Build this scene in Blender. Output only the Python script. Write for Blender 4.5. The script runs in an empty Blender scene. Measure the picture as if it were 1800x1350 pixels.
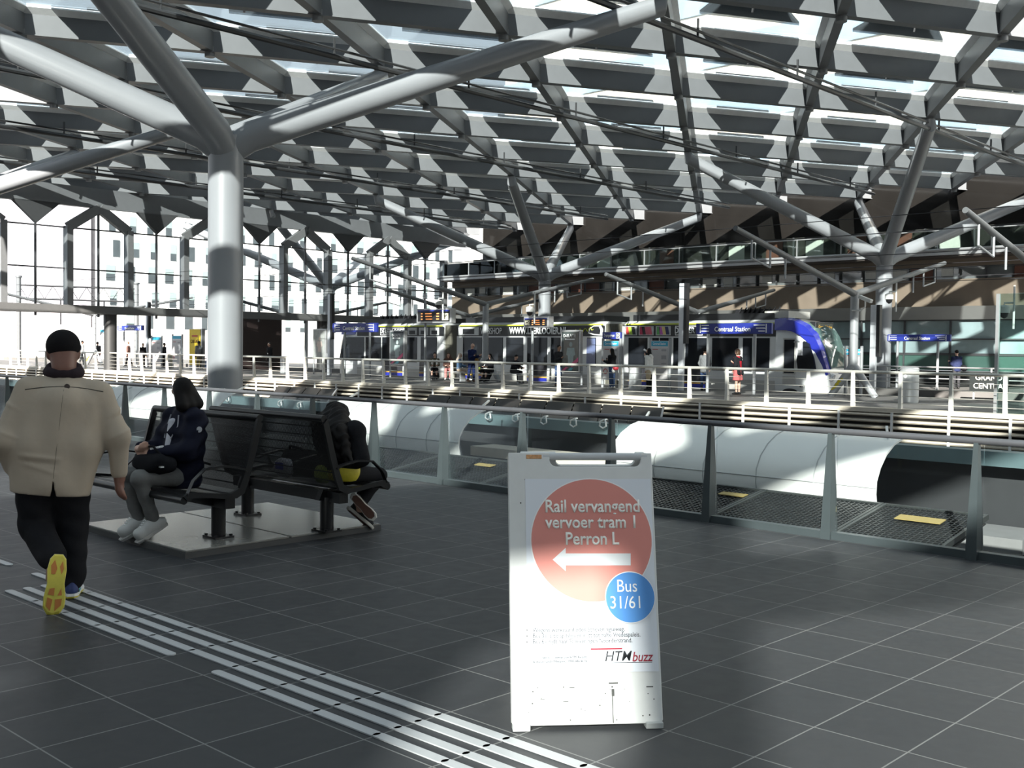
import bpy, bmesh, math, random
import numpy as np
from mathutils import Vector, Matrix
random.seed(7)
C = bpy.context.scene.collection
SC = bpy.context.scene

# ---------------------------------------------------------------- camera
FPX = 1880.0; PITCH = math.atan(63/FPX); ROLL = -0.012; EYE = 1.62
_f = np.array([0, math.cos(PITCH), -math.sin(PITCH)]); _u = np.array([0, math.sin(PITCH), math.cos(PITCH)]); _r = np.array([1., 0, 0])
CR = math.cos(ROLL)*_r - math.sin(ROLL)*_u; CU = math.sin(ROLL)*_r + math.cos(ROLL)*_u; CF = _f
cam_d = bpy.data.cameras.new('camera'); cam = bpy.data.objects.new('camera', cam_d); C.objects.link(cam)
cam_d.sensor_width = 36; cam_d.lens = FPX/1800*36; cam_d.clip_start = .05; cam_d.clip_end = 800
cam.matrix_world = Matrix(((CR[0], CU[0], -CF[0], 0), (CR[1], CU[1], -CF[1], 0), (CR[2], CU[2], -CF[2], EYE), (0, 0, 0, 1)))
SC.camera = cam
# ---------------------------------------------------------------- light
SC.view_settings.view_transform = 'Standard'; SC.view_settings.look = 'None'
SC.view_settings.gamma = 1; SC.view_settings.use_curve_mapping = False
SC.view_settings.exposure = 0.0
SC.cycles.use_denoising = True
SC.cycles.transparent_max_bounces = 24; SC.cycles.max_bounces = 6; SC.cycles.diffuse_bounces = 3; SC.cycles.glossy_bounces = 3
SC.cycles.sample_clamp_indirect = 4
wd = bpy.data.worlds.new('world'); SC.world = wd; wd.use_nodes = True
bg = wd.node_tree.nodes['Background']; bg.inputs[0].default_value = (.84, .93, 1.0, 1); bg.inputs[1].default_value = 1.15
SUN_AZ, SUN_EL = math.radians(15.0), math.radians(25.0)
sun_d = bpy.data.lights.new('sun', 'SUN'); sun_d.energy = 25; sun_d.angle = math.radians(.55); sun_d.color = (1, .95, .87)
sun = bpy.data.objects.new('sun', sun_d); C.objects.link(sun); sun.location = (0, -30, 40)
SUN_DIR = Vector((math.sin(SUN_AZ)*math.cos(SUN_EL), math.cos(SUN_AZ)*math.cos(SUN_EL), -math.sin(SUN_EL)))
sun.rotation_euler = SUN_DIR.to_track_quat('-Z', 'Y').to_euler()

# ---------------------------------------------------------------- helpers
PI = math.pi; R = math.radians
ANG = R(46.5); EA = np.array([math.cos(ANG), math.sin(ANG)]); EB = np.array([math.sin(ANG), -math.cos(ANG)])
ROT = ANG - PI/2            # local x = along the platform (right), local y = away
def W(a, b, z=0): p = a*EA + b*EB; return (p[0], p[1], z)
def ray(x, y): return CF + (x-900)/FPX*CR + (675-y)/FPX*CU
def ground(x, y, z=0):
    d = ray(x, y); t = (z-EYE)/d[2]; return np.array([d[0]*t, d[1]*t, z])
def on_a(x, y, a):          # point seen at x, y on the upright plane parallel to the platform at distance a -> (b, z)
    d = ray(x, y); t = a/(d[0]*EA[0]+d[1]*EA[1]); return (d[0]*EB[0]+d[1]*EB[1])*t, EYE+d[2]*t
def bx(x, a, y=640): return on_a(x, y, a)[0]
def at_y(x, y, Y):
    d = ray(x, y); t = Y/d[1]; return np.array([d[0]*t, Y, EYE+d[2]*t])

_mats = {}
def mat(name, rgb, rough=.5, metal=0., var=.12, scale=6., bump=0., coat=0., emit=None, spec=.5):
    if name in _mats: return _mats[name]
    m = bpy.data.materials.new(name); m.use_nodes = True; nt = m.node_tree; b = nt.nodes['Principled BSDF']
    tc = nt.nodes.new('ShaderNodeTexCoord'); nz = nt.nodes.new('ShaderNodeTexNoise'); nz.inputs['Scale'].default_value = scale; nz.inputs['Detail'].default_value = 5
    nt.links.new(tc.outputs['Object'], nz.inputs['Vector'])
    mx = nt.nodes.new('ShaderNodeMix'); mx.data_type = 'RGBA'
    mx.inputs['A'].default_value = tuple(c*(1-var) for c in rgb)+(1,); mx.inputs['B'].default_value = tuple(min(1, c*(1+var)) for c in rgb)+(1,)
    nt.links.new(nz.outputs['Fac'], mx.inputs['Factor']); nt.links.new(mx.outputs['Result'], b.inputs['Base Color'])
    b.inputs['Roughness'].default_value = rough; b.inputs['Metallic'].default_value = metal; b.inputs['Coat Weight'].default_value = coat
    b.inputs['Specular IOR Level'].default_value = spec
    if bump:
        bp = nt.nodes.new('ShaderNodeBump'); bp.inputs['Strength'].default_value = bump; bp.inputs['Distance'].default_value = .02
        nt.links.new(nz.outputs['Fac'], bp.inputs['Height']); nt.links.new(bp.outputs['Normal'], b.inputs['Normal'])
    if emit: b.inputs['Emission Color'].default_value = tuple(rgb)+(1,); b.inputs['Emission Strength'].default_value = emit
    _mats[name] = m; return m
def glass(name, tint=(.9, .95, .94), refl=.12, fog=.0):
    if name in _mats: return _mats[name]
    m = bpy.data.materials.new(name); m.use_nodes = True; nt = m.node_tree
    for n in list(nt.nodes): nt.nodes.remove(n)
    out = nt.nodes.new('ShaderNodeOutputMaterial'); tr = nt.nodes.new('ShaderNodeBsdfTransparent'); tr.inputs[0].default_value = tint+(1,)
    gl = nt.nodes.new('ShaderNodeBsdfGlossy'); gl.inputs['Roughness'].default_value = .03; gl.inputs['Color'].default_value = (.9, .95, 1, 1)
    lw = nt.nodes.new('ShaderNodeFresnel'); lw.inputs['IOR'].default_value = 1.45
    ml = nt.nodes.new('ShaderNodeMath'); ml.operation = 'MULTIPLY'; ml.inputs[1].default_value = refl*8
    nt.links.new(lw.outputs[0], ml.inputs[0]); cl = nt.nodes.new('ShaderNodeClamp'); nt.links.new(ml.outputs[0], cl.inputs[0])
    mx = nt.nodes.new('ShaderNodeMixShader'); nt.links.new(cl.outputs[0], mx.inputs[0]); nt.links.new(tr.outputs[0], mx.inputs[1]); nt.links.new(gl.outputs[0], mx.inputs[2])
    last = mx
    if fog:
        df = nt.nodes.new('ShaderNodeBsdfDiffuse'); df.inputs[0].default_value = (.8, .85, .85, 1)
        m2 = nt.nodes.new('ShaderNodeMixShader'); m2.inputs[0].default_value = fog; nt.links.new(mx.outputs[0], m2.inputs[1]); nt.links.new(df.outputs[0], m2.inputs[2]); last = m2
    nt.links.new(last.outputs[0], out.inputs[0]); _mats[name] = m; return m

class MB:
    """collects boxes, tubes and prisms, links them as ONE mesh object"""
    def __init__(s): s.v = []; s.f = []; s.m = []
    def add(s, vs, fs, mi=0):
        o = len(s.v); s.v += [tuple(map(float, p)) for p in vs]; s.f += [tuple(i+o for i in f) for f in fs]; s.m += [mi]*len(fs); return s
    def box(s, c, d, rz=0, mi=0, M=None):
        x, y, z = d[0]/2, d[1]/2, d[2]/2; ca, sa = math.cos(rz), math.sin(rz); vs = []
        for dz in (-z, z):
            for dx, dy in ((-x, -y), (x, -y), (x, y), (-x, y)):
                p = Vector((dx*ca-dy*sa, dx*sa+dy*ca, dz))
                if M is not None: p = M @ Vector((dx, dy, dz))
                vs.append((c[0]+p[0], c[1]+p[1], c[2]+p[2]))
        return s.add(vs, [(3, 2, 1, 0), (4, 5, 6, 7), (0, 1, 5, 4), (1, 2, 6, 5), (2, 3, 7, 6), (3, 0, 4, 7)], mi)
    def bar(s, p, q, w, h=None, up=(0, 0, 1), mi=0):
        p, q = Vector(p), Vector(q); d = (q-p); L = d.length; d.normalize(); u = Vector(up); x = d.cross(u)
        if x.length < 1e-4: x = d.cross(Vector((1, 0, 0)))
        x.normalize(); u = x.cross(d); h = h or w
        vs = [e+x*(sx*w/2)+u*(sz*h/2) for e in (p, q) for sx, sz in ((-1, -1), (1, -1), (1, 1), (-1, 1))]
        return s.add(vs, [(0, 1, 2, 3), (7, 6, 5, 4), (0, 4, 5, 1), (1, 5, 6, 2), (2, 6, 7, 3), (3, 7, 4, 0)], mi)
    def tube(s, pts, r, n=10, mi=0, caps=True):
        pts = [Vector(p) for p in pts]; rs = r if isinstance(r, (list, tuple)) else [r]*len(pts); rings = []; prev = None
        for i, p in enumerate(pts):
            d = (pts[min(i+1, len(pts)-1)]-pts[max(i-1, 0)]).normalized()
            if prev is None: x = d.cross(Vector((0, 0, 1))); x = x if x.length > 1e-3 else d.cross(Vector((1, 0, 0)))
            else: x = prev - d*prev.dot(d)
            x.normalize(); prev = x; y = d.cross(x)
            rings.append([p+(x*math.cos(2*PI*k/n)+y*math.sin(2*PI*k/n))*rs[i] for k in range(n)])
        vs = [v for g in rings for v in g]; fs = []
        for i in range(len(pts)-1):
            for k in range(n): fs.append((i*n+k, i*n+(k+1) % n, (i+1)*n+(k+1) % n, (i+1)*n+k))
        if caps: fs.append(tuple(reversed(range(n)))); fs.append(tuple((len(pts)-1)*n+k for k in range(n)))
        return s.add(vs, fs, mi)
    def cyl(s, c, r, h, n=20, mi=0, r2=None): return s.tube([c, (c[0], c[1], c[2]+h)], [r, r if r2 is None else r2], n, mi)
    def prism(s, poly, off, mi=0):      # planar polygon (3-D points) pushed along off
        n = len(poly); off = Vector(off); vs = [Vector(p) for p in poly]+[Vector(p)+off for p in poly]
        return s.add(vs, [tuple(range(n)), tuple(reversed(range(n, 2*n)))]+[(i, i+n, (i+1) % n+n, (i+1) % n) for i in range(n)], mi)
    def loft(s, rings, mi=0, closed=True, caps=True):
        n = len(rings[0]); vs = [p for g in rings for p in g]; fs = []
        for i in range(len(rings)-1):
            for k in range(n if closed else n-1): fs.append((i*n+k, i*n+(k+1) % n, (i+1)*n+(k+1) % n, (i+1)*n+k))
        if caps: fs.append(tuple(reversed(range(n)))); fs.append(tuple((len(rings)-1)*n+k for k in range(n)))
        return s.add(vs, fs, mi)
    def build(s, name, m, parent=None, smooth=False, bevel=0, loc=None, rz=None, kind=None, fix=True):
        me = bpy.data.meshes.new(name); me.from_pydata(s.v, [], s.f)
        for k in (m if isinstance(m, (list, tuple)) else [m]): me.materials.append(k)
        if any(s.m): me.polygons.foreach_set('material_index', s.m)
        if fix:
            bm = bmesh.new(); bm.from_mesh(me); bmesh.ops.recalc_face_normals(bm, faces=bm.faces); bm.to_mesh(me); bm.free()
        o = bpy.data.objects.new(name, me); C.objects.link(o); o.parent = parent
        if smooth:
            me.polygons.foreach_set('use_smooth', [True]*len(me.polygons)); me.set_sharp_from_angle(angle=R(smooth if smooth is not True else 40))
        if bevel:
            md = o.modifiers.new('bevel', 'BEVEL'); md.width = bevel; md.segments = 2; md.limit_method = 'ANGLE'
        if loc is not None: o.location = loc
        if rz is not None: o.rotation_euler.z = rz
        if kind: o['kind'] = kind
        return o
def tag(o, label, cat, group=None):
    o['label'] = label; o['category'] = cat
    if group: o['group'] = group
    return o
def thing(name, label, cat, loc=(0, 0, 0), rz=0, group=None):
    o = bpy.data.objects.new(name, None); C.objects.link(o); o.location = loc; o.rotation_euler.z = rz; o.empty_display_size = .2
    return tag(o, label, cat, group)
def copy_tree(o, loc, rz=None, label=None, group=None, parent=None):
    c = o.copy(); C.objects.link(c); c.parent = parent
    if parent is None:
        c.location = loc
        if rz is not None: c.rotation_euler.z = rz
        if label: c['label'] = label
        if group: c['group'] = group
    for ch in list(o.children): copy_tree(ch, None, parent=c)
    return c
_tm = {}
def text(s, size, m, name='lettering', parent=None, loc=(0, 0, 0), rot=(PI/2, 0, 0), align='CENTER', bold=0., depth=.002, shear=0., sx=1.):
    cu = bpy.data.curves.new('t', 'FONT'); cu.body = s; cu.size = 1; cu.align_x = align; cu.align_y = 'CENTER'; cu.extrude = 0; cu.offset = bold; cu.shear = shear; cu.resolution_u = 3
    to = bpy.data.objects.new('t', cu); C.objects.link(to); bpy.context.view_layer.update()
    me = bpy.data.meshes.new_from_object(to.evaluated_get(bpy.context.evaluated_depsgraph_get())); bpy.data.objects.remove(to); bpy.data.curves.remove(cu)
    me.transform(Matrix.Diagonal((size*sx, size, size, 1)))
    bm = bmesh.new(); bm.from_mesh(me); r = bmesh.ops.extrude_face_region(bm, geom=bm.faces[:])
    bmesh.ops.translate(bm, vec=(0, 0, depth), verts=[g for g in r['geom'] if isinstance(g, bmesh.types.BMVert)]); bmesh.ops.recalc_face_normals(bm, faces=bm.faces); bm.to_mesh(me); bm.free()
    me.name = name; me.materials.clear(); me.materials.append(m)
    o = bpy.data.objects.new(name, me); C.objects.link(o); o.parent = parent; o.location = loc; o.rotation_euler = rot; return o
def frame_at(a, b, z=0): return dict(loc=W(a, b, z), rz=ROT)

# ---------------------------------------------------------------- materials
steel_grey = mat('painted_grey_steel', (.135, .142, .15), .42, 0, .1, 3)
col_grey = mat('column_grey_paint', (.24, .25, .265), .35, 0, .06, 2, coat=.15)
pale_panel = mat('pale_cladding', (.52, .53, .50), .5, 0, .05, 3)
frame_white = mat('white_frame', (.75, .76, .76), .4)
black = mat('black_paint', (.012, .012, .014), .45)
dark = mat('dark_grey', (.045, .047, .05), .6)
rail_steel = mat('brushed_steel', (.62, .60, .55), .38, .55, .12, 20)
alu = mat('aluminium', (.5, .5, .51), .35, .6, .08, 12)
white = mat('white_paint', (.78, .78, .77), .45, 0, .05, 5)
beige_slat = mat('beige_aluminium', (.62, .56, .47), .5, .1, .15, 4)
concrete = mat('concrete', (.30, .29, .27), .8, 0, .2, 1.5)
brown_wall = mat('brown_stone', (.165, .13, .098), .6, 0, .22, 1.2)
blue_sign = mat('blue_enamel', (.018, .03, .22), .35)
letter_white = mat('white_lettering', (.85, .85, .85), .5, var=.02)
glass_clear = glass('clear_glass', (.955, .97, .965), .05)
glass_roof = glass('roof_glass', (.9, .94, .95), .06)
glass_dark = mat('dark_window', (.02, .025, .03), .06, 0, .3, 2, spec=.8)
# ================================================================ floors
def floor_material():
    m = bpy.data.materials.new('dark_stone_tiles'); m.use_nodes = True; nt = m.node_tree; N = nt.nodes.new; L = nt.links.new; b = nt.nodes['Principled BSDF']
    tc = N('ShaderNodeTexCoord')
    a1, a2 = .8026, -.7451; ox, oy, T1, T2 = .789, 6.378, .4844, .4105
    v1 = np.array([math.cos(a1), math.sin(a1)])*T1; v2 = np.array([math.cos(a2), math.sin(a2)])*T2
    inv = np.linalg.inv(np.stack([v1, v2], 1))
    def lin(row):
        d = N('ShaderNodeVectorMath'); d.operation = 'DOT_PRODUCT'; d.inputs[1].default_value = (inv[row][0], inv[row][1], 0); L(tc.outputs['Object'], d.inputs[0])
        s = N('ShaderNodeMath'); s.operation = 'SUBTRACT'; s.inputs[1].default_value = float(inv[row] @ np.array([ox, oy])); L(d.outputs['Value'], s.inputs[0]); return s
    def op(o, x, y=None, val=None):
        n = N('ShaderNodeMath'); n.operation = o; L(x.outputs[0], n.inputs[0])
        if y is not None: L(y.outputs[0], n.inputs[1])
        elif val is not None: n.inputs[1].default_value = val
        return n
    u, v = lin(0), lin(1)
    def joint(q, T):
        fr = op('FRACT', q); c = op('SUBTRACT', fr, val=.5); c = op('ABSOLUTE', c); return op('GREATER_THAN', c, val=.5-.0035/T)
    j = op('MAXIMUM', joint(u, T1), joint(v, T2))
    fu, fv = op('FLOOR', u), op('FLOOR', v); cb = N('ShaderNodeCombineXYZ'); L(fu.outputs[0], cb.inputs[0]); L(fv.outputs[0], cb.inputs[1])
    wn = N('ShaderNodeTexWhiteNoise'); L(cb.outputs[0], wn.inputs['Vector'])
    nz = N('ShaderNodeTexNoise'); nz.inputs['Scale'].default_value = 9; nz.inputs['Detail'].default_value = 8; L(tc.outputs['Object'], nz.inputs['Vector'])
    mm = op('MULTIPLY', wn, val=.5) if False else N('ShaderNodeMath')
    mm.operation = 'MULTIPLY_ADD'; L(wn.outputs['Value'], mm.inputs[0]); mm.inputs[1].default_value = .45; L(nz.outputs['Fac'], mm.inputs[2])
    cr = N('ShaderNodeMix'); cr.data_type = 'RGBA'; cr.inputs['A'].default_value = (.020, .0215, .025, 1); cr.inputs['B'].default_value = (.037, .038, .041, 1); L(mm.outputs[0], cr.inputs['Factor'])
    mj = N('ShaderNodeMix'); mj.data_type = 'RGBA'; mj.inputs['B'].default_value = (.17, .17, .165, 1); L(cr.outputs['Result'], mj.inputs['A']); L(j.outputs[0], mj.inputs['Factor'])
    L(mj.outputs['Result'], b.inputs['Base Color'])
    rr = N('ShaderNodeMapRange'); rr.inputs['To Min'].default_value = .42; rr.inputs['To Max'].default_value = .6; L(nz.outputs['Fac'], rr.inputs['Value']); L(rr.outputs[0], b.inputs['Roughness'])
    b.inputs['Specular IOR Level'].default_value = .35
    return m
A_EDGE = 8.72
def slab(name, a0, a1, b0, b1, z0, z1, m):
    mb = MB(); mb.prism([W(a0, b0, z1), W(a1, b0, z1), W(a1, b1, z1), W(a0, b1, z1)], (0, 0, z0-z1)); return mb.build(name, m, kind='structure')
slab('floor', -30, A_EDGE, -116, 60, -.4, 0, floor_material())
plat = mat('platform_paving', (.11, .105, .10), .6, 0, .25, 1.2)
slab('platform_floor', 28.5, 38.7, -150, 70, -.25, 0, plat)
slab('track_bed', 38.7, 46.2, -150, 70, -.6, -.3, mat('track_concrete', (.09, .085, .08), .8, 0, .25, 1))
slab('far_platform_floor', 46.2, 60, -150, 70, -.6, 0, plat)
hall_wall = mat('rear_hall_wall', (.16, .15, .14), .7, 0, .2, .3)
slab('wall_rear', -31, -30.6, -70, 60, -.4, 10.3, hall_wall); slab('wall_right', -31, 55, 60, 60.4, -.4, 10.3, hall_wall); slab('wall_left', -31, -3, -70.4, -70, -.4, 10.3, hall_wall)
slab('lower_floor', 4, 29.5, -116, 61, -6.5, -6.2, mat('lower_hall_floor', (.05, .05, .05), .7))
slab('street_ground', 60.2, 260, -260, -59.5, -1.2, -.9, mat('street_paving', (.45, .44, .42), .9))
mb = MB()
for q in (39.7, 41.1, 43.6, 45.0): mb.box(W(q, -20, -.28), (220, .08, .06), ROT)
mb.build('trim_1', mat('rail_metal', (.25, .23, .21), .3, .8), kind='structure')
mb = MB()
mb.prism([W(38.35, -150, .004), W(38.7, -150, .004), W(38.7, 70, .004), W(38.35, 70, .004)], (0, 0, .01)); mb.build('trim_2', mat('pale_kerb', (.35, .33, .3), .7), kind='structure')
mb = MB(); mb.prism([W(46.2, -150, .004), W(46.55, -150, .004), W(46.55, 70, .004), W(46.2, 70, .004)], (0, 0, .01)); mb.build('trim_3', _mats['pale_kerb'], kind='structure')

# ================================================================ roof lattice
ZN = 10.2; KR = (ZN-EYE)/(9.6-EYE)
D1 = np.array([math.cos(1.3761), math.sin(1.3761)])*4.929*KR; D2 = np.array([math.cos(.3085), math.sin(.3085)])*4.794*KR
O0 = np.array([8.811, 30.987])*KR
def node(m, n, z=ZN): p = O0+m*D1+n*D2; return Vector((p[0], p[1], z))
ZB, ZT = 10.36, 10.95
def ab(p): return p[0]*EA[0]+p[1]*EA[1], p[0]*EB[0]+p[1]*EB[1]
def seen(p):
    d = np.array([p[0], p[1], p[2]-EYE]); w = d@CF
    if w < 1: return False
    x = 900+FPX*(d@CR)/w; y = 675-FPX*(d@CU)/w
    return -350 < x < 2150 and -500 < y
def keep(p):
    a, b = ab(p)
    if a > 58.5 or b < -67: return False
    if seen((p[0], p[1], ZN)): return True
    return -32 < p[1] < 22 and -34 < p[0] < 24 and a > -30.4          # the bays whose light falls into the view
MR, NR = range(-14, 15), range(-13, 12)
ok = {(m, n): keep(node(m, n)) for m in MR for n in NR}
u1 = Vector((D1[0], D1[1], 0)).normalized(); u2 = Vector((D2[0], D2[1], 0)).normalized()
def runs(flags):
    out = []; cur = []
    for i, f in flags:
        if f: cur.append(i)
        elif cur: out.append(cur); cur = []
    if cur: out.append(cur)
    return [r for r in out if len(r) > 1]
bi = 0
stub_m = mat('node_stub', (.2, .205, .21), .4)
for n in NR:
    for r in runs([(m, ok[(m, n)]) for m in MR]):
        mb = MB(); p, q = node(r[0], n, (ZB+ZT)/2), node(r[-1], n, (ZB+ZT)/2); mb.bar(p-u1*1.2, q+u1*1.2, .26, ZT-ZB)
        o = mb.build('roof_beam', steel_grey, kind='structure')
        mb = MB()
        for m in r: mb.cyl(node(m, n, ZN), .15, .3, 14)
        mb.build('node_stub', stub_m, o, smooth=True)
nrm2 = Vector((D2[1], -D2[0], 0)).normalized()      # towards the camera
for m in MR:
    for r in runs([(n, ok[(m, n)]) for n in NR]):
        mb = MB(); p, q = node(m, r[0], (ZB+ZT)/2), node(m, r[-1], (ZB+ZT)/2); mb.bar(p-u2*1.2, q+u2*1.2, .2, ZT-ZB)
        mb.bar(node(m, r[0], ZB-.015)-u2*1.2, node(m, r[-1], ZB-.015)+u2*1.2, .3, .03)
        o = mb.build('roof_beam', steel_grey, kind='structure')
# skylights: frame, pane and the dark sun panel above it
e1 = Vector((D1[0], D1[1], 0)); e2 = Vector((D2[0], D2[1], 0))
def rhomb(k, z):     # inset rhombus in cell coordinates (k = inset share)
    return [e1*k+e2*k+Vector((0, 0, z)), e1*k+e2*(1-k)+Vector((0, 0, z)), e1*(1-k)+e2*(1-k)+Vector((0, 0, z)), e1*(1-k)+e2*k+Vector((0, 0, z))]
def ring_mesh(k0, z0, k1, z1, th):
    mb = MB(); a, b = rhomb(k0, z0), rhomb(k1, z1); c, d = rhomb(k0, z0+th), rhomb(k1, z1+th); vs = a+b+c+d; fs = []
    for i in range(4):
        j = (i+1) % 4; fs += [(i, j, 4+j, 4+i), (8+j, 8+i, 12+i, 12+j), (i, 8+i, 8+j, j), (4+i, 4+j, 12+j, 12+i)]
    return mb.add(vs, fs)
proto = None; wi = 0
for m in sorted(MR, key=lambda q: -q):
    for n in NR:
        if not (ok.get((m, n)) and ok.get((m+1, n)) and ok.get((m, n+1)) and ok.get((m+1, n+1))): continue
        wi += 1; p = node(m, n, 0)
        if proto is None:
            proto = ring_mesh(.02, ZT-.02, .062, ZT+.13, .04).build('skylight_frame', frame_white, kind='structure')
            g = MB(); g.prism(rhomb(.058, ZT+.15), (0, 0, .03)); g.build('pane', glass_roof, proto)
            s = MB(); q = [e1*.12+e2*.27, e1*.12+e2*.73, e1*.60+e2*.72, e1*.84+e2*.82, e1*.84+e2*.18, e1*.60+e2*.28]
            s.prism([v+Vector((0, 0, ZT+.38)) for v in q], (0, 0, .1)); s.build('sun_panel', mat('panel_black', (.008, .008, .009), .7, spec=.1), proto)
            s = MB(); mid = e1*.3+e2*.5
            s.tube([mid+Vector((0, 0, ZT-.3)), mid+Vector((.1, 0, ZT+.4))], .035, 6); s.tube([mid+Vector((0, 0, ZT-.1)), mid+e1*.25+Vector((0, 0, ZT+.4))], .03, 6)
            s.build('strut', black, proto)
            proto.location = p
        else:
            o = copy_tree(proto, p)
            if (m, n) in ((-9, -2), (-9, -3), (-10, -3)):      # unseen bays: opaque panels added to shade the left foreground
                g = MB(); g.prism(rhomb(.015, ZT+.3), (0, 0, .1)); g.build('added_shade_panel', _mats['panel_black'], o)
            if p.y < 14 and (m, n) != (-10, -2):               # clear bays carry no sun panel
                for ch in list(o.children):
                    if ch.name.split('.')[0] in ('sun_panel', 'strut'): bpy.data.objects.remove(ch)
# maintenance rails under the roof, running across the platform
for i, b in enumerate((-7.5, -16.4, -25.2, -34.0, -43.0, -51.5)):
    mb = MB(); pts = [W(a, b, 9.95+.0*math.sin(a)) for a in np.linspace(-8, 54, 24)]
    mb.tube(pts, .085, 8); mb.tube([(p[0], p[1], p[2]+.22) for p in pts], .04, 6)
    for p in pts[::2]: mb.tube([p, (p[0], p[1], 10.5)], .035, 6)
    mb.build('roof_beam', mat('rail_dark', (.05, .052, .055), .35, .3), smooth=True, kind='structure')

# ================================================================ tree columns
ZJ = 6.05
def tree_column(m, n, label, grp='branching roof columns'):
    c = node(m, n, 0); t = thing('tree_column', label, 'column', (c.x, c.y, -6.2), 0, grp)
    mb = MB(); mb.tube([(0, 0, 0), (0, 0, 6.2+ZJ-.2), (0, 0, 6.2+ZJ+.1)], [.375, .375, .36], 40); mb.build('trunk', col_grey, t, smooth=True)
    for dm, dn in ((2, 0), (-2, 0), (0, 2), (0, -2)):
        e = node(m+dm, n+dn, ZN-.1)-c; d = Vector((e.x, e.y, 0)).normalized()
        mb = MB(); mb.tube([Vector((0, 0, 6.2+ZJ-.22))+d*.05, Vector((0, 0, 6.2+ZJ+.12))+d*.5, Vector((e.x, e.y, 6.2+ZN-.15)), Vector((e.x, e.y, 6.2+ZN+.1))], [.31, .33, .25, .2], 28)
        mb.build('branch', col_grey, t, smooth=True)
tree_column(-1, -3, 'thick grey trunk with four branches behind the bench', None)
tree_column(7, -3, 'grey branching column rising behind the middle of the tram')
tree_column(3, 1, 'grey branching column right of the tram front, behind blue sign')
tree_column(11, -7, 'grey branching column left of the tram rear, before the glass facade')
tree_column(3, -7, 'column mostly out of frame at left, one branch crossing upper left')
# ================================================================ back wall (office over the tram hall), plane a = 55
AB = 55.0; B0, B1 = -58.5, 75.
def band(name, a, z0, z1, m, dz=.3, b0=B0, b1=B1, a1=None):
    mb = MB(); mb.prism([W(a, b0, z0), W(a, b1, z0), W(a1 or a, b1, z1), W(a1 or a, b0, z1)], (EA[0]*dz, EA[1]*dz, 0)); return mb.build(name, m, kind='structure')
grey_soffit = mat('grey_soffit', (.33, .33, .32), .6, 0, .12, 1)
band('wall_back', AB, 4.0, 5.4, brown_wall)
band('wall_back_upper', AB, 6.05, 6.5, brown_wall, .3)
band('wall_back_soffit', AB+.1, 3.35, 4.0, grey_soffit, .3, a1=AB-.6)
band('wall_back_top', AB+3.2, 8.25, 12.5, mat('dark_upper_glazing', (.008, .0075, .007), .12, 0, .4, .6, spec=.35))
green_panel = mat('green_glass_panel', (.05, .10, .085), .12, 0, .25, .6, spec=.8)
band('wall_back_parapet', AB+.25, .75, 1.55, green_panel, .1)
band('wall_back_base', AB+.3, 0, .72, mat('dark_base', (.02, .02, .02), .5), .1)
refl_glass = mat('grey_shop_glass', (.22, .29, .30), .05, .0, .75, .55, spec=1)
band('wall_back_glazing', AB+.35, 1.55, 3.35, refl_glass, .05)
band('window_1', AB+.3, 5.4, 6.05, mat('office_glass', (.10, .11, .11), .05, 0, .9, .8, spec=1), .05)
band('window_2', AB+2.2, 6.8, 8.3, mat('upper_glass', (.03, .03, .027), .06, 0, .9, .5, spec=.7), .05)
mb = MB()
for i in range(54): mb.box(W(AB+.25, B0+1+i*2.4, 2.45), (.09, .09, 1.8), ROT)
for z in (1.6, 2.35, 3.33, 1.55): mb.box(W(AB+.25, 8, z), (133, .09, .07), ROT)
for i in range(54): mb.box(W(AB+.2, B0+1+i*2.4, 1.15), (.07, .06, .8), ROT)
mb.build('trim_4', dark, kind='structure')
mb = MB(); random.seed(3)
for i in range(100): mb.box(W(AB+.2, B0+1+i*1.3, 5.72), (.07, .1, .66), ROT)
for i in range(50): mb.box(W(AB+2.1, B0+1+i*2.6, 7.5), (.1, .1, 1.6), ROT)
mb.build('trim_5', dark, kind='structure')
# pale blinds and red wood panels behind the ribbon windows
blind = mat('pale_blind', (.55, .55, .52), .7); woodp = mat('red_wood', (.12, .045, .03), .6)
mb = MB()
for i in range(100):
    k = random.random()
    if k < .42: mb.box(W(AB+.27, B0+1.65+i*1.3, 5.72+random.choice((0, .08))), (1.0 if k < .25 else .6, .02, .56), ROT)
    elif k < .6: mb.box(W(AB+.27, B0+1.65+i*1.3, 5.72), (1.2, .02, .62), ROT, 1)
for i in range(50):
    k = random.random()
    if k < .45: mb.box(W(AB+2.17, B0+2.3+i*2.6, 7.4+random.random()*.2), (1.1, .02, 1.2), ROT, 0 if k < .25 else 1)
mb.build('window_blinds', [blind, woodp], kind='structure')
# balcony
t = thing('balcony', 'long office balcony with pale edge and glass railing above the tram', 'balcony', W(AB-1.2, 8.25, 6.5), ROT)
mb = MB(); mb.box((0, 1.2, .02), (133, 2.6, .16)); mb.build('slab', mat('dark_soffit', (.06, .05, .045), .7), t)
mb = MB(); mb.box((0, -.14, .14), (133, .1, .24)); mb.tube([(-66.5, -.2, .28), (66.5, -.2, .28)], .07, 10); mb.build('edge_trim', alu, t, smooth=True)
mb = MB(); mb.box((0, 0, .75), (133, .02, .95)); mb.build('glass_railing', glass('balcony_glass', (.75, .82, .78), .16), t)
mb = MB()
for i in range(52): mb.box((-66.3+i*2.6, -.05, .75), (.05, .05, 1.1))
mb.tube([(-66.5, 0, 1.27), (66.5, 0, 1.27)], .03, 8); mb.build('railing_posts', alu, t)
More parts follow.
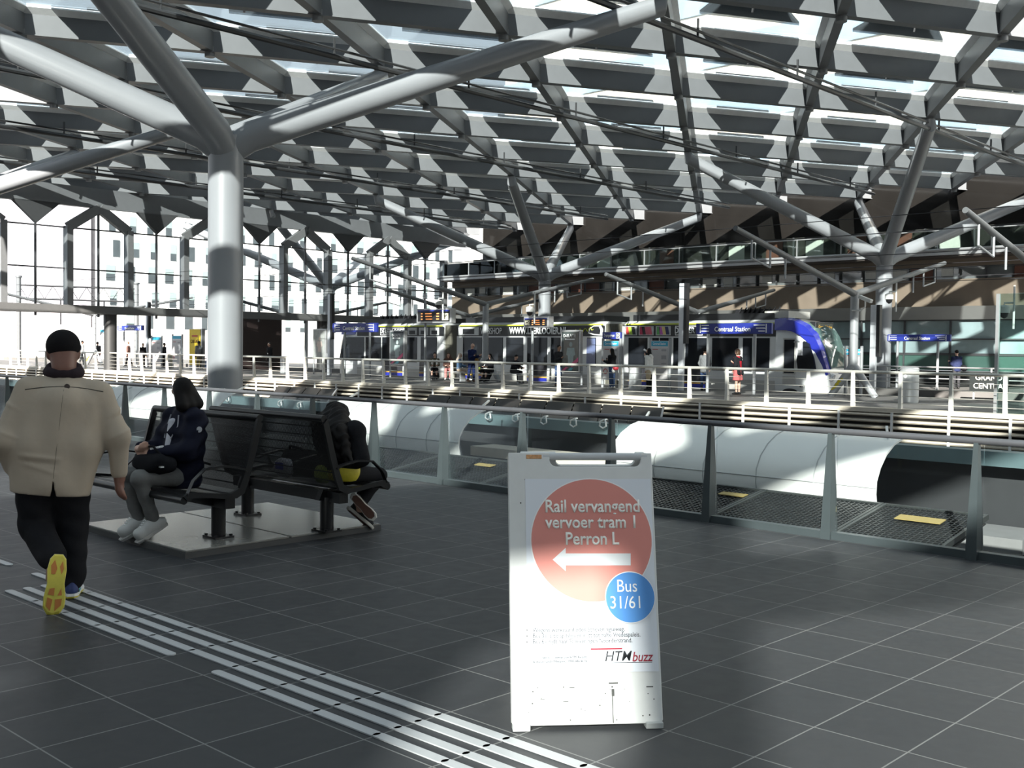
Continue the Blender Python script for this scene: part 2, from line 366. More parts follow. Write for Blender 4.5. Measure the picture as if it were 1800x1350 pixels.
# tower of the office above the roof, seen through the skylights
tower_m = mat('cream_tower_wall', (.62, .55, .46), .7, 0, .08, 1); tg = mat('tower_glass', (.30, .38, .45), .08, .1, .4, .3, spec=1)
t = thing('office_tower', 'cream tower with pale blue window bands rising above the glass roof', 'building', W(60, 8, 11.5), ROT)
mb = MB(); mb.box((0, 9, 19), (134, 16, 40)); mb.build('wall', tower_m, t)
for k in range(10):
    mb = MB(); mb.box((0, .95, 2.4+k*3.7), (134, .2, 1.9)); mb.build('window_band', tg, t)

# ================================================================ glass end wall, plane b = -59
BW = -59.0; AS = [1.4+3.54*k for k in range(16)]     # post positions along a
post_m = mat('facade_steel', (.16, .165, .17), .4, .2); thin_m = mat('thin_mullion', (.06, .06, .065), .4)
t = thing('glass_facade', 'tall gabled glass end wall with grey steel frame at left', 'facade', W(0, BW, 0), ROT)
L_ = lambda a, z, o=0.: (o, a, z)
mb = MB(); mb.box((0, 28, 3.5), (.9, 58, .45)); mb.build('bottom_beam', mat('facade_beam', (.10, .10, .10), .5), t)
mb = MB(); mb.box((0, 28, 9.35), (.4, 58, .22)); mb.box((0, 28, 9.9), (.2, 58, .9)); mb.build('top_beam', steel_grey, t)
for k, a in enumerate(AS):
    mb = MB(); mb.box((.1, a, 5.9), (.55, .34, 4.4)); mb.build('post', post_m, t)
for k in range(len(AS)-1):
    a0, a1 = AS[k], AS[k+1]; am = (a0+a1)/2
    mb = MB(); mb.box((0, am, 6.2), (.12, .1, 6.2))
    for z in (5.75, 8.02): mb.box((0, am, z), (.1, a1-a0, .08))
    mb.build('mullion', thin_m, t)
    if k % 2 == 1:
        mb = MB(); mb.bar((.1, a0, 8.05), (.1, am, 9.25), .5, .34, (1, 0, 0)); mb.bar((.1, a1, 8.05), (.1, am, 9.25), .5, .34, (1, 0, 0)); mb.build('gable_frame', post_m, t)
    else:
        mb = MB(); mb.prism([(-.1, a0+.45, 9.3), (-.1, a1-.45, 9.3), (-.1, am, 8.1)], (.3, 0, 0)); mb.build('gable_infill', dark, t)
mb = MB(); mb.box((0, 28, 6.5), (.02, 57, 5.8)); mb.build('pane', glass('facade_glass', (.93, .95, .96), .05), t)
# pillars carrying the end wall
for px in (194, 566):
    d = ray(px, 600); tt = (BW-.2)/(d[0]*EB[0]+d[1]*EB[1]); p = d*tt
    mb = MB(); mb.cyl((p[0], p[1], 0), .36, 3.4, 24); mb.build('facade_pillar', mat('dark_pillar', (.03, .03, .03), .5), smooth=True, kind='structure')
# dark stair block under the wall
mb = MB(); mb.prism([W(38.6, BW-3.4, 0), W(41.6, BW-3.4, 0), W(41.6, BW-3.4, 3.4), W(37.9, BW-3.4, 3.4)], (EB[0]*1.5, EB[1]*1.5, 0)); mb.build('wall_stair', mat('maroon_dark', (.035, .022, .02), .6), kind='structure')

# ================================================================ white office block outside at left, plane b = -140
t = thing('office_block', 'white sunlit office block with staggered windows beyond the glass wall', 'building', W(0, -140, -1), ROT)
mb = MB(); mb.box((-12, 103, 14), (24, 74, 30)); mb.build('wall', mat('white_facade', (.82, .81, .79), .7, 0, .04, .5), t)
mb = MB(); mb.box((-11.8, 63.4, 14.2), (24.1, 3.6, 30.6)); mb.build('stair_tower', mat('mauve_facade', (.50, .46, .50), .7, 0, .05, .5), t)
wm = mat('office_window', (.05, .06, .065), .1, 0, .5, .4); wl = mat('office_window_light', (.22, .28, .27), .1, 0, .2, .4); random.seed(11)
extra = MB()
for r_ in range(6):
    for c_ in range(23):
        y = 68.2+c_*2.85+(r_ % 2)*.4+random.uniform(-.25, .25); z = 5.2+r_*3.35; w = random.choice((.9, 1.0, 1.25)); h = random.choice((2.1, 2.3))
        mb = MB() if r_ in (1, 2, 3, 4) else extra
        lt = random.random() < .4; h2 = h*random.choice((.45, .55, 1))
        mb.box((.03, y, z-h/2+h2/2+.3), (.12, w, h2), mi=0)
        if h2 < h: mb.box((.03, y, z+h/2-(h-h2)/2+.3), (.12, w, h-h2), mi=1)
        if mb is not extra: mb.build('window', [wm, wl], t)
extra.build('window_rows', [wm, wl], t, kind='stuff')
mb = MB()
for r_ in range(7): mb.box((.01, 103, 3.4+r_*3.35), (.06, 74, .05))
mb.build('joint_lines', mat('joint_grey', (.5, .5, .5), .8), t)
# lower white block continuing behind it, so no bare horizon shows under the end wall
t = thing('low_building', 'low white building glimpsed outside under the end wall at left', 'building', W(0, -120, -1), ROT)
mb = MB(); mb.box((-3, 70, 2.2), (6, 60, 4.4)); mb.build('wall', _mats['white_facade'], t)
# ================================================================ edge of the near floor: glass balustrade
teal_steel = mat('teal_grey_steel', (.055, .068, .072), .4, .2)
t = thing('glass_balustrade', 'glass balustrade with tapered dark posts and slim top rail beside the void', 'balustrade', W(8.62, 0, 0), ROT)
PX = [(220, 735), (289, 745), (368, 760), (452, 770), (549, 790), (657, 810), (780, 850), (917, 868), (1073, 885), (1247, 905), (1457, 945), (1712, 985)]
PB = [bx(x, 8.62, y) for x, y in PX]
step = PB[-1]-PB[-2]; PB = [PB[0]-k*1.25 for k in range(14, 0, -1)]+PB+[PB[-1]+k*step for k in range(1, 5)]
mb = MB(); mb.box((0, 0, .03), (PB[-1]-PB[0]+60, .09, .07)); mb.build('base_channel', teal_steel, t)
mb = MB(); mb.tube([(PB[0]-.1, 0, .935), (PB[-1]+.1, 0, .935)], .028, 12); mb.build('top_rail', mat('rail_dark_steel', (.14, .14, .15), .3, .5), t, smooth=True)
for b in PB:
    mb = MB(); mb.loft([[(b-.03, -.05, z0) if 0 else (b-w, -d, z0), (b+w, -d, z0), (b+w, d, z0), (b-w, d, z0)] for z0, w, d in ((0, .045, .075), (.35, .036, .06), (.92, .018, .025))]); mb.build('post', teal_steel, t)
for q, r_ in zip(PB[:-1], PB[1:]):
    mb = MB(); mb.box(((q+r_)/2, .035, .48), (r_-q-.09, .012, .84)); mb.build('glass_pane', glass_clear, t)

# ---------------------------------------------------------------- void: dark walls, beams
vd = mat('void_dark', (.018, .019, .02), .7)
def vbox(name, a0, a1, b0, b1, z0, z1, m, kind='structure'):
    mb = MB(); mb.prism([W(a0, b0, z0), W(a1, b0, z0), W(a1, b1, z0), W(a0, b1, z0)], (0, 0, z1-z0)); return mb.build(name, m, kind=kind)
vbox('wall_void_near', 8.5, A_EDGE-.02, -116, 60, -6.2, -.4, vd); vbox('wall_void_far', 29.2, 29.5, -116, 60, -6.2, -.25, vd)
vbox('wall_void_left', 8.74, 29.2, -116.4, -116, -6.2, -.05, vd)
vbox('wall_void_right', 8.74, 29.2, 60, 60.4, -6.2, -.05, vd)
vbox('beam_teal', 12.0, 12.25, -40, 14, .40, .56, mat('teal_beam', (.10, .15, .16), .4))
vbox('beam_fascia', 12.3, 12.6, -40, 14, -1.6, .38, mat('dark_fascia_2', (.03, .032, .035), .6))
pale_conc = mat('pale_concrete', (.55, .50, .42), .7)
vbox('beam_pale', 11.4, 11.9, bx(845, 11.6), bx(1100, 11.6), -.02, .12, pale_conc)
vbox('beam_ramp', 11.0, 11.8, bx(1600, 11.4), bx(1830, 11.4), -.35, -.2, mat('grey_slab', (.2, .2, .2), .7))
# hooks on the teal beam
hook_m = mat('galvanised', (.7, .72, .72), .3, .6)
for i, (px, py) in enumerate(((402, 701), (494, 709), (528, 712), (860, 731), (908, 735), (958, 739), (1010, 743), (1062, 745))):
    b, z = on_a(px, py, 11.95)
    mb = MB(); mb.tube([(0, .03, .06), (0, -.02, .06), (.05, -.06, .03), (.06, -.06, -.03), (0, -.06, -.06), (-.06, -.06, -.03), (-.05, -.06, .03), (0, -.03, .06)], .012, 6)
    o = mb.build('hook', hook_m, smooth=True, loc=W(11.98, b, z), rz=ROT); tag(o, 'small steel hook on the teal beam behind the balustrade', 'hook', 'hooks on the teal beam')
# white curved hoods
hood_m = mat('white_hood', (.80, .80, .78), .45, 0, .03, 2); seam_m = mat('hood_seam', (.45, .46, .46), .6)
prof = [(0, .05), (-.03, .18), (-.02, .32), (.06, .46), (.20, .58), (.38, .67), (.58, .72), (.60, .70), (.39, .65), (.21, .56), (.08, .44), (.0, .31), (-.01, .18), (.02, .05)]
def hood(px0, px1, a, dz, label, lean=(0, 0)):
    b0, b1 = bx(px0, a, 800), bx(px1, a, 800); L = b1-b0
    t = thing('escalator_hood', label, 'hood', W(a, b0, dz), ROT, 'white curved hoods in the void')
    mb = MB(); mb.loft([[(x+sk*y*1.0, y, z) for y, z in prof] for x, sk in ((0, lean[0]), (L, lean[1]))]); mb.build('shell', hood_m, t, smooth=60)
    mb = MB(); n = max(2, round(L/.62))
    for k in range(1, n):
        x = L*k/n; sk = lean[0]+(lean[1]-lean[0])*k/n
        mb.tube([(x+sk*y, y-.004, z+.004) for y, z in prof[:7]], .006, 5)
    mb.tube([(0, -.03, .245), (L, -.03, .245)], .006, 5); mb.build('panel_seam', seam_m, t)
    for k in (.12, L-.12): mb = MB(); mb.bar((k, .5, .70), (k-.2, .9, .80), .025); mb.build('stay', hook_m, t)
hood(1072, 1543, 10.25, .02, 'white curved hood behind the balustrade, right of the folding sign', (.05, .0))
hood(556, 808, 10.45, .03, 'white curved hood in the void behind the person with long dark hair', (.05, .0))
hood(180, 380, 10.6, .05, 'white curved hood in the void left of the thick column', (.1, .0))
# mesh grilles
gr = mat('black_mesh', (.03, .032, .034), .35, .3, .2, 5); lab_y = mat('yellow_label', (.36, .27, .10), .6)
brd = [bx(x, 9.3, 900) for x in (60, 250, 420, 560, 718, 880, 1075, 1285, 1500, 1690)]
for k in range(len(brd)-1):
    b0, b1 = brd[k]+.02, brd[k+1]-.02; L = b1-b0
    nm = ['far left, behind the walking man', 'behind the seated woman in navy', 'behind the left bench half', 'behind the bench arm', 'with a pale tag left of the folding sign', 'hidden by the left sign edge', 'with a pale tag right of the folding sign', 'plain, between two posts under the big hood', 'with the orange tag at the right end'][k]
    t = thing('mesh_grille', 'black mesh grille beyond the balustrade glass '+nm, 'grille', W(8.86, b0, -.03), ROT, 'mesh grilles along the void')
    Mt = Matrix.Rotation(R(9), 4, 'X')
    mb = MB(); n = int(L/.05); f = lambda y, z=0: (y*math.cos(R(9)), y*math.sin(R(9))+z)
    for i in range(n+1): x = L*i/n; y, z = f(.55); mb.box((x, y, z), (.010, 1.1, .03), M=Mt)
    for j in range(20): y, z = f(.03+j*1.04/19); mb.box((L/2, y, z), (L, .018, .022), M=Mt)
    mb.build('mesh', gr, t)
    mb = MB(); 
    for x in (0, L): y, z = f(.55); mb.box((x, y, z), (.03, 1.14, .05), M=Mt)
    for yy in (0, 1.1): y, z = f(yy); mb.box((L/2, y, z), (L, .03, .05), M=Mt)
    mb.build('frame', mat('grille_frame', (.06, .065, .065), .4, .3), t)
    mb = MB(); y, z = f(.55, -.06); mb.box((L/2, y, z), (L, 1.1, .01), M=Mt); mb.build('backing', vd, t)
    if k in (4, 6, 8):
        mb = MB(); y, z = f(.72 if k == 8 else .8, .03); x = {4: L*.63, 6: L*.88, 8: L*.52}[k]; mb.box((x, y, z), (.42 if k == 8 else .3, .14 if k == 8 else .1, .008), M=Mt); o = mb.build('warning_label', lab_y, t); o['label'] = 'faded yellow warning label'

# ================================================================ far edge: louvre screen, dark panels, railing
t = thing('louvre_screen', 'long bank of beige aluminium louvres below the far platform edge', 'louvres', W(28.4, -40, 0), ROT)
for k in range(8):
    mb = MB(); z = -.10-k*.17; mb.loft([[(x, -.06, z-.035), (x, -.10, z+.0), (x, -.06, z+.035), (x, .06, z+.05), (x, .06, z-.03)] for x in (-74, 98)]); mb.build('slat', beige_slat, t)
mb = MB()
mb.box((12, .2, -.8), (172, .05, 1.55)); mb.build('backing', vd, t)
for i in range(72): mb = MB(); mb.box((-33+i*1.55, -.085, -.72), (.06, .05, 1.4)); mb.build('bracket', white, t)
vbox('trim_6', 28.35, 28.75, -150, 70, -.03, .09, beige_slat)
panel_m = mat('dark_solar_panel', (.02, .018, .017), .35, 0, .3, 3)
def dark_panels(px0, px1, n, label):
    b0, b1 = bx(px0, 27.2, 700), bx(px1, 27.2, 720); w = (b1-b0)/n
    t = thing('dark_awning', label, 'awning', W(27.2, b0, 0), ROT, 'dark panel awnings before the louvres')
    for k in range(n):
        mb = MB(); x = k*w; mb.prism([(x+.03, .8, -.22), (x+w-.03, .8, -.22), (x+w+.5, -.2, -.85), (x+.56, -.2, -.85)], (0, 0, -.05)); mb.build('panel', panel_m, t)
    mb = MB(); mb.bar((n*w, .8, -.2), (n*w+.55, -.2, -.83), .06); mb.build('end_bar', alu, t)
dark_panels(727, 1140, 9, 'row of dark tilted panels before the louvres, above the folding sign')
dark_panels(462, 566, 4, 'short row of dark tilted panels before the louvres, right of the thick column')

t = thing('platform_railing', 'pale steel railing with wire infill along the far platform edge', 'railing', W(28.6, 0, .05), ROT)
pb = [bx(x, 28.6, 690) for x in (1150.6, 1211, 1277, 1346, 1420, 1497, 1582, 1672, 1768)]; st = (pb[-1]-pb[0])/8
allp = [pb[0]+st*k for k in range(-38, 12)]
mb = MB(); mb.tube([(allp[0], 0, 1.02), (allp[-1], 0, 1.02)], .045, 12); mb.build('handrail', rail_steel, t, smooth=True)
post_s = mat('pale_post', (.70, .68, .63), .45, .1)
for b in allp:
    mb = MB(); mb.prism([(b-.05, -.09, -.35), (b+.05, -.09, -.35), (b+.05, .05, -.35), (b-.05, .05, -.35)], (0, 0, .01)); mb.loft([[(b-.045, -.08, z), (b+.045, -.08, z), (b+.045, w, z), (b-.045, w, z)] for z, w in ((-.3, .08), (.1, .05), (1.0, -.02))]); mb.build('post', post_s, t)
for k in range(4):
    mb = MB(); mb.tube([(allp[0], -.03, .18+k*.2), (allp[-1], -.03, .18+k*.2)], .009, 6); mb.build('wire', rail_steel, t)

# ================================================================ tactile strip
v1 = np.array([math.cos(.8026), math.sin(.8026)])*.4844; v2 = np.array([math.cos(-.7451), math.sin(-.7451)])*.4105; po = np.array([.789, 6.378])
t = thing('tactile_strip', 'line of raised pale guide bars crossing the dark floor tiles', 'tactile paving')
gb = mat('guide_bar', (.42, .43, .44), .45, .1, .1, 8)
Bv = v2/np.linalg.norm(v2); Av = v1/np.linalg.norm(v1)
def gbar(i, f, l0=.0, l1=1., fr=(.14, .38, .62, .86)):
    c0 = po+v1*(-5+fr[f]*.98)+v2*(i+.035+l0*.93); c1 = po+v1*(-5+fr[f]*.98)+v2*(i+.035+l1*.93)
    mb = MB(); w = .026; P = []
    for k in range(9): an = PI/2+k*PI/8; P.append(c0+Av*math.sin(an)*w+Bv*math.cos(an)*w)
    for k in range(9): an = -PI/2+k*PI/8; P.append(c1+Av*math.sin(an)*w+Bv*math.cos(an)*w)
    mb.prism([(p[0], p[1], .007) for p in P], (0, 0, -.006)); mb.build('guide_bar', gb, t)
for i in range(-9, 6):
    for f in range(4):
        if (i, f) in ((-3, 0), (-9, 0), (-9, 1), (-9, 2)): continue
        gbar(i, f)
for i, f in ((-11, 3), (-11, 2), (-12, 1), (-12, 3), (-11, 0)): gbar(i, f, .2 if f in (1, 2) else 0, .5 if f in (1, 2) else 1)

# ================================================================ folding sign
sA, sB = ground(900, 1277, .02), ground(1166, 1271, .02); sx = sB-sA; SW = float(np.linalg.norm(sx)); srz = math.atan2(sx[1], sx[0])
LEAN = math.atan2(.30, 1.10); ex = sx/SW; en = np.array([-ex[1], ex[0], 0]); ev = en*math.sin(LEAN)+np.array([0, 0, math.cos(LEAN)]); ncam = np.cross(ex, ev)
def sgn(px, py):
    d = ray(px, py); o = np.array([0, 0, EYE]); t = ((sA-o)@ncam)/(d@ncam); p = o+d*t-sA; return float(p@ex), float(p@ev)
SH = sgn(1040, 796)[1]
t = thing('folding_sign', 'white folding pavement sign with red and blue circles on a poster', 'sign', tuple(sA), srz)
sign_w = mat('sign_white', (.64, .64, .625), .5, 0, .07, 14, bump=.05)
def notch_poly():
    x0, x1, d, r = sgn(966, 800)[0], sgn(1126, 800)[0], .062, .03
    P = [(0, .012), (.012, 0), (SW-.012, 0), (SW, .012), (SW, SH), (x1, SH)]
    P += [(x1-r+r*math.cos(a), SH-d+r+r*math.sin(a)) for a in np.linspace(0, -PI/2, 6)]
    P += [(x0+r+r*math.cos(a), SH-d+r+r*math.sin(a)) for a in np.linspace(-PI/2, -PI, 6)]
    return P+[(x0, SH), (0, SH)], x0, x1
NP, nx0, nx1 = notch_poly(); tilt = (-LEAN, 0, 0)
def panel(name, m, poly, y, th, parent=t, rot=tilt, loc=(0, 0, 0)):
    mb = MB(); mb.prism([(x, y, z) for x, z in poly], (0, th, 0)); o = mb.build(name, m, parent, bevel=.004 if th > .01 else 0); o.rotation_euler = rot; o.location = loc; return o
fp = panel('front_panel', sign_w, NP, 0, .022)
mb = MB()
for x in (.012, SW-.012): mb.box((x, .035, SH/2), (.022, .05, SH-.02))
o = mb.build('edge_frame', mat('worn_grey', (.5, .5, .48), .6, 0, .2, 20), t, bevel=.003); o.rotation_euler = tilt
ty = SH*math.sin(LEAN); tz = SH*math.cos(LEAN)
bp = panel('back_panel', sign_w, [(.06+x*(SW-.08)/SW, z) for x, z in NP], -.022, .022, rot=(LEAN, 0, 0), loc=(0, 2*ty+.07, 0))
mb = MB(); mb.tube([(nx0-.03, ty+.012, tz-.018), (nx1+.03, ty+.012, tz-.018)], .017, 14); mb.build('handle', mat('grey_handle', (.5, .51, .52), .35), t, smooth=True)
for x in (.04, SW-.04):
    for y in (.01, 2*ty+.06): x = x if y < .1 else min(max(x, .11), SW-.06); mb = MB(); mb.box((x, y, -.006), (.075, .05, .026)); mb.build('foot', mat('foot_grey', (.42, .43, .42), .7), t, bevel=.003)
scuff = mat('scuff_dark', (.06, .06, .056), .8); mb = MB(); random.seed(21)
for i in range(46):
    x, z = random.uniform(.03, SW-.03), random.uniform(.01, .17) if random.random() < .75 else random.uniform(.9, 1.1)
    r = random.uniform(.0008, .0035); k = random.choice((1, 1, 3, 7)) if z < .2 else 1
    mb.box((x, -.0007, z), (r*2*random.choice((1, 1, k)), .0016, r*2), rz=0)
mb.box((.435, -.0006, .06), (.004, .0016, .11)); mb.box((.438, -.0006, .13), (.012, .0014, .03))
o = mb.build('scuff_marks', scuff, fp); o['label'] = 'dark scuffs and specks'
# poster
x0, z1 = sgn(923, 842); x1, z0 = sgn(1158, 1180)
mp = MB(); mp.box(((x0+x1)/2, -.0015, (z0+z1)/2), (x1-x0, .003, z1-z0)); poster = mp.build('poster', mat('poster_paper', (.68, .70, .745), .42, 0, .03, 3), t); poster.rotation_euler = tilt; poster['label'] = 'printed poster'
def disc(name, px, py, rpx, m, y, n=64, label=None):
    cx, cz = sgn(px, py); r = sgn(px+rpx, py)[0]-cx; pts = [(cx+r*math.cos(2*PI*k/n), cz+r*math.sin(2*PI*k/n)) for k in range(n)]
    o = panel(name, m, [p for p in pts if p[1] > z0], y, .0015, poster, (0, 0, 0)); 
    if label: o['label'] = label
    return o
pw = mat('poster_white', (.80, .80, .80), .45, var=.02)
disc('circle_border', 1040, 949, 107, pw, -.0045); disc('red_circle', 1040, 949, 105, mat('faded_red', (.66, .24, .20), .45, var=.05), -.006)
ar = [sgn(*p) for p in ((971, 984), (994, 963), (994, 973), (1108, 973), (1108, 994), (994, 994), (994, 1004))]
panel('arrow', mat('arrow_grey', (.74, .75, .76), .45), ar, -.0075, .0015, poster, (0, 0, 0))
disc('circle_border', 1107, 1050, 44, pw, -.009); disc('blue_circle', 1107, 1050, 42.5, mat('poster_blue', (.07, .25, .60), .45, var=.04), -.0105)
def ptext(s, px, py, hpx, m, y=-.0085, align='CENTER', bold=0., shear=0, sx=1.):
    x, z = sgn(px, py); k = sgn(px, py-hpx)[1]-z
    return text(s, k, m, 'lettering', poster, (x, y, z), (PI/2, 0, 0), align, bold, .0008, shear, sx)
cream = mat('poster_cream', (.88, .85, .79), .5, var=.02)
ptext('Rail vervangend', 1041, 891, 31, cream, bold=.02, sx=.86); ptext('vervoer tram 1', 1040, 919, 31, cream, bold=.02, sx=.86); ptext('Perron L', 1040, 948, 31, cream, bold=.02, sx=.86)
ptext('Bus', 1101, 1031, 31, pw, -.0125, sx=.86); ptext('31/61', 1100, 1060, 31, pw, -.0125, sx=.86)
ink = mat('poster_ink', (.035, .035, .045), .7)
for i, s in enumerate(('Wegens werkzaamheden Scheveningseweg.', 'Bus 31 is de spitslijn en rijdt tot halte Vredespaleis.', 'Bus 61 rijdt naar Scheveningen Noorderstrand.')):
    ptext(s, 936, 1108-i*.5+i*10.6, 11.4, ink, -.0035, 'LEFT', sx=.84); ptext('•', 926, 1108+i*10.4, 9, ink, -.0035, 'CENTER')
ptext('HTM', 1085, 1154, 25, mat('logo_grey', (.03, .03, .035), .5), -.0035, bold=.003, shear=.25, sx=.92); ptext('buzz', 1128, 1155, 24, mat('logo_red', (.33, .015, .035), .5), -.0035, bold=.01, shear=.25, sx=.85)
panel('logo_bar', _mats['logo_red'], [sgn(1038, 1139.5), sgn(1094, 1138.5), sgn(1093, 1141.5), sgn(1038, 1142.5)], -.0035, .001, poster, (0, 0, 0))
panel('logo_line', _mats['logo_grey'], [sgn(1075, 1164.5), sgn(1146, 1163.5), sgn(1146, 1164.5), sgn(1075, 1165.5)], -.0035, .001, poster, (0, 0, 0))
panel('contact_strip', mat('strip_grey', (.5, .51, .54), .5), [sgn(925, 1151), sgn(1036, 1150), sgn(1036, 1166), sgn(925, 1167)], -.0035, .001, poster, (0, 0, 0))
ptext('htm.nl      twitter.com/HTM_Reisinfo', 1032, 1155, 6.4, ink, -.0048, 'RIGHT', sx=.85); ptext('facebook.com/HTMreisinfo   0900-486 46 36', 1032, 1162, 6.4, ink, -.0048, 'RIGHT', sx=.85)
mb = MB(); a_, b_ = sgn(925, 801), sgn(952, 805); mb.box(((a_[0]+b_[0])/2, -.001, (a_[1]+b_[1])/2), (b_[0]-a_[0], .002, .018)); o = mb.build('sticker', mat('torn_sticker', (.55, .28, .12), .6, 0, .6, 90), fp)

# ================================================================ bench plinth and the two benches
P0 = np.array([-2.45, 8.02]); PA, PBb = P0@EA, P0@EB
t = thing('bench_plinth', 'low polished stone plinth of two slabs under the benches', 'plinth', W(PA, PBb, 0), ROT)
st_m = mat('polished_stone', (.17, .165, .15), .22, 0, .2, 5); st_s = mat('stone_edge', (.05, .05, .05), .7)
for y in (.475, 1.425):
    mb = MB(); mb.box((-.875, y, .052), (1.74, .93, .016)); mb.build('slab', st_m, t, bevel=.004)
mb = MB(); mb.box((-.875, .95, .022), (1.75, 1.9, .044)); mb.build('base', st_s, t)
def perf(name, axis):
    m = bpy.data.materials.new(name); m.use_nodes = True; nt = m.node_tree; N = nt.nodes.new; L = nt.links.new; b = nt.nodes['Principled BSDF']
    b.inputs['Base Color'].default_value = (.009, .009, .010, 1); b.inputs['Roughness'].default_value = .4; b.inputs['Specular IOR Level'].default_value = .25
    tc = N('ShaderNodeTexCoord'); sp = N('ShaderNodeSeparateXYZ'); L(tc.outputs['Object'], sp.inputs[0])
    def stripes(sock, T, duty):
        a = N('ShaderNodeMath'); a.operation = 'DIVIDE'; a.inputs[1].default_value = T; L(sock, a.inputs[0]); f = N('ShaderNodeMath'); f.operation = 'FRACT'; L(a.outputs[0], f.inputs[0])
        g = N('ShaderNodeMath'); g.operation = 'LESS_THAN'; g.inputs[1].default_value = duty; L(f.outputs[0], g.inputs[0]); return g
    g1, g2 = stripes(sp.outputs[0], .018, .6), stripes(sp.outputs[axis], .075, .88)
    mu = N('ShaderNodeMath'); mu.operation = 'MULTIPLY'; L(g1.outputs[0], mu.inputs[0]); L(g2.outputs[0], mu.inputs[1])
    iv = N('ShaderNodeMath'); iv.operation = 'SUBTRACT'; iv.inputs[0].default_value = 1; L(mu.outputs[0], iv.inputs[1]); L(iv.outputs[0], b.inputs['Alpha']); return m
pb_, ps_ = perf('perforated_back', 2), perf('perforated_seat', 1)
blk = mat('bench_black', (.009, .009, .010), .3, 0, .1, 10, spec=.35)
def bench(a, bc, face, label):
    L = 1.71; t = thing('metal_bench', label, 'bench', W(a, bc, .06), ROT if face < 0 else ROT+PI, 'back to back platform benches')
    PR = [(-.44, .375), (-.40, .40), (-.30, .395), (-.12, .37), (-.02, .365), (.05, .40), (.09, .50), (.15, .70), (.215, .95)]
    si = 4
    def sheet(name, pts, m):
        mb = MB(); mb.loft([[(x, y, z) for y, z in pts]+[(x, y+.004, z-.004) for y, z in reversed(pts)] for x in (-L/2+.02, L/2-.02)]); return mb.build(name, m, t)
    sheet('seat', PR[:6], ps_); sheet('backrest', PR[5:], pb_)
    mb = MB(); mb.tube([(-L/2, .22, .97), (L/2, .22, .97)], .03, 14); mb.build('top_rail', blk, t, smooth=True)
    mb = MB(); mb.tube([(-L/2, -.45, .365), (L/2, -.45, .365)], .03, 14); mb.build('front_rail', blk, t, smooth=True)
    for x in (-L/2, L/2):
        mb = MB(); mb.loft([[(x-.014, y+dy, z+dz) for dy, dz in ((-.022, .022), (.022, -.022))]+[(x+.014, y+dy, z+dz) for dy, dz in ((.022, -.022), (-.022, .022))] for y, z in PR]); mb.build('end_frame', blk, t)
    for x in (-L/2, -L/6, L/6, L/2):
        mb = MB(); pts = [(x, -.43, .40), (x, -.38, .50), (x, -.28, .585), (x, -.12, .60), (x, .03, .575), (x, .10, .55)]
        mb.loft([[(p[0]-.022, p[1], p[2]), (p[0]+.022, p[1], p[2]), (p[0]+.022, p[1]+.004, p[2]+.016), (p[0]-.022, p[1]+.004, p[2]+.016)] for p in pts]); mb.build('armrest', blk, t, smooth=True)
    mb = MB(); mb.box((0, -.02, .30), (L-.1, .09, .09))
    for x in (-.6, .6): mb.prism([(x-.03, -.42, .35), (x-.03, -.05, .26), (x-.03, .1, .27), (x-.03, .06, .36)], (.06, 0, 0))
    mb.build('cross_beam', blk, t)
    for x in (-.6, .6):
        mb = MB(); mb.tube([(x, 0, 0), (x, 0, .29)], .058, 20); mb.build('leg', blk, t, smooth=True)
        mb = MB(); mb.box((x, 0, .008), (.2, .17, .016))
        for dx in (-.08, .08):
            for dy in (-.065, .065): mb.cyl((x+dx, dy, .01), .014, .02, 8)
        mb.build('foot_plate', blk, t)
    return t
bench(PA+.50, PBb-.96, -1, 'black perforated metal bench facing left, holding the woman in navy')
bench(PA+1.31, PBb-.60, 1, 'black perforated metal bench facing away, with bags on its seat')
# bags on the far bench
def blob(name, m, c, r, seed=0, sq=2.6, n=20):
    rnd = random.Random(seed); ph = [rnd.uniform(0, 6) for _ in range(6)]; mb = MB(); rings = []
    for i in range(1, n):
        th = PI*i/n; ring = []
        for k in range(28):
            p = 2*PI*k/28; s = lambda v: math.copysign(abs(v)**(2/sq), v)
            w = 1+.07*math.sin(3*p+ph[0])*math.sin(2*th+ph[1])+.05*math.sin(5*p+ph[2]+3*th)
            ring.append((c[0]+r[0]*w*s(math.sin(th))*s(math.cos(p)), c[1]+r[1]*w*s(math.sin(th))*s(math.sin(p)), c[2]+r[2]*w*s(math.cos(th))))
        rings.append(ring)
    mb.loft(rings); return mb
def bag(name, label, cat, a, b, z, r, m, seed):
    t = thing(name, label, cat, W(a, b, z), ROT); blob('body', m, (0, 0, r[2]), r, seed).build('body', m, t, smooth=True); return t
cl_black = mat('black_fabric', (.010, .010, .012), .9, 0, .2, 30, spec=.1)
t = bag('shoulder_bag', 'slumped black bag lying on the far bench seat', 'bag', PA+1.52, PBb-.66, .445, (.26, .13, .12), cl_black, 3)
mb = MB(); mb.tube([(-.22, 0, .16), (-.1, -.05, .27), (.05, -.05, .26), (.2, 0, .17)], .012, 8); mb.build('strap', cl_black, t, smooth=True)
t = bag('snack_packet', 'white and blue packet leaning on the far bench backrest', 'packet', PA+1.38, PBb-.72, .445, (.13, .035, .085), mat('packet_white', (.55, .55, .6), .4), 5)
mb = MB(); mb.box((-.03, 0, .1), (.12, .074, .06)); mb.build('print', mat('packet_blue', (.03, .03, .35), .4), t)
bag('green_pouch', 'yellow green pouch on the far bench near its right end', 'pouch', PA+1.40, PBb-.18, .445, (.09, .05, .075), mat('lime_fabric', (.35, .42, .04), .7), 8)
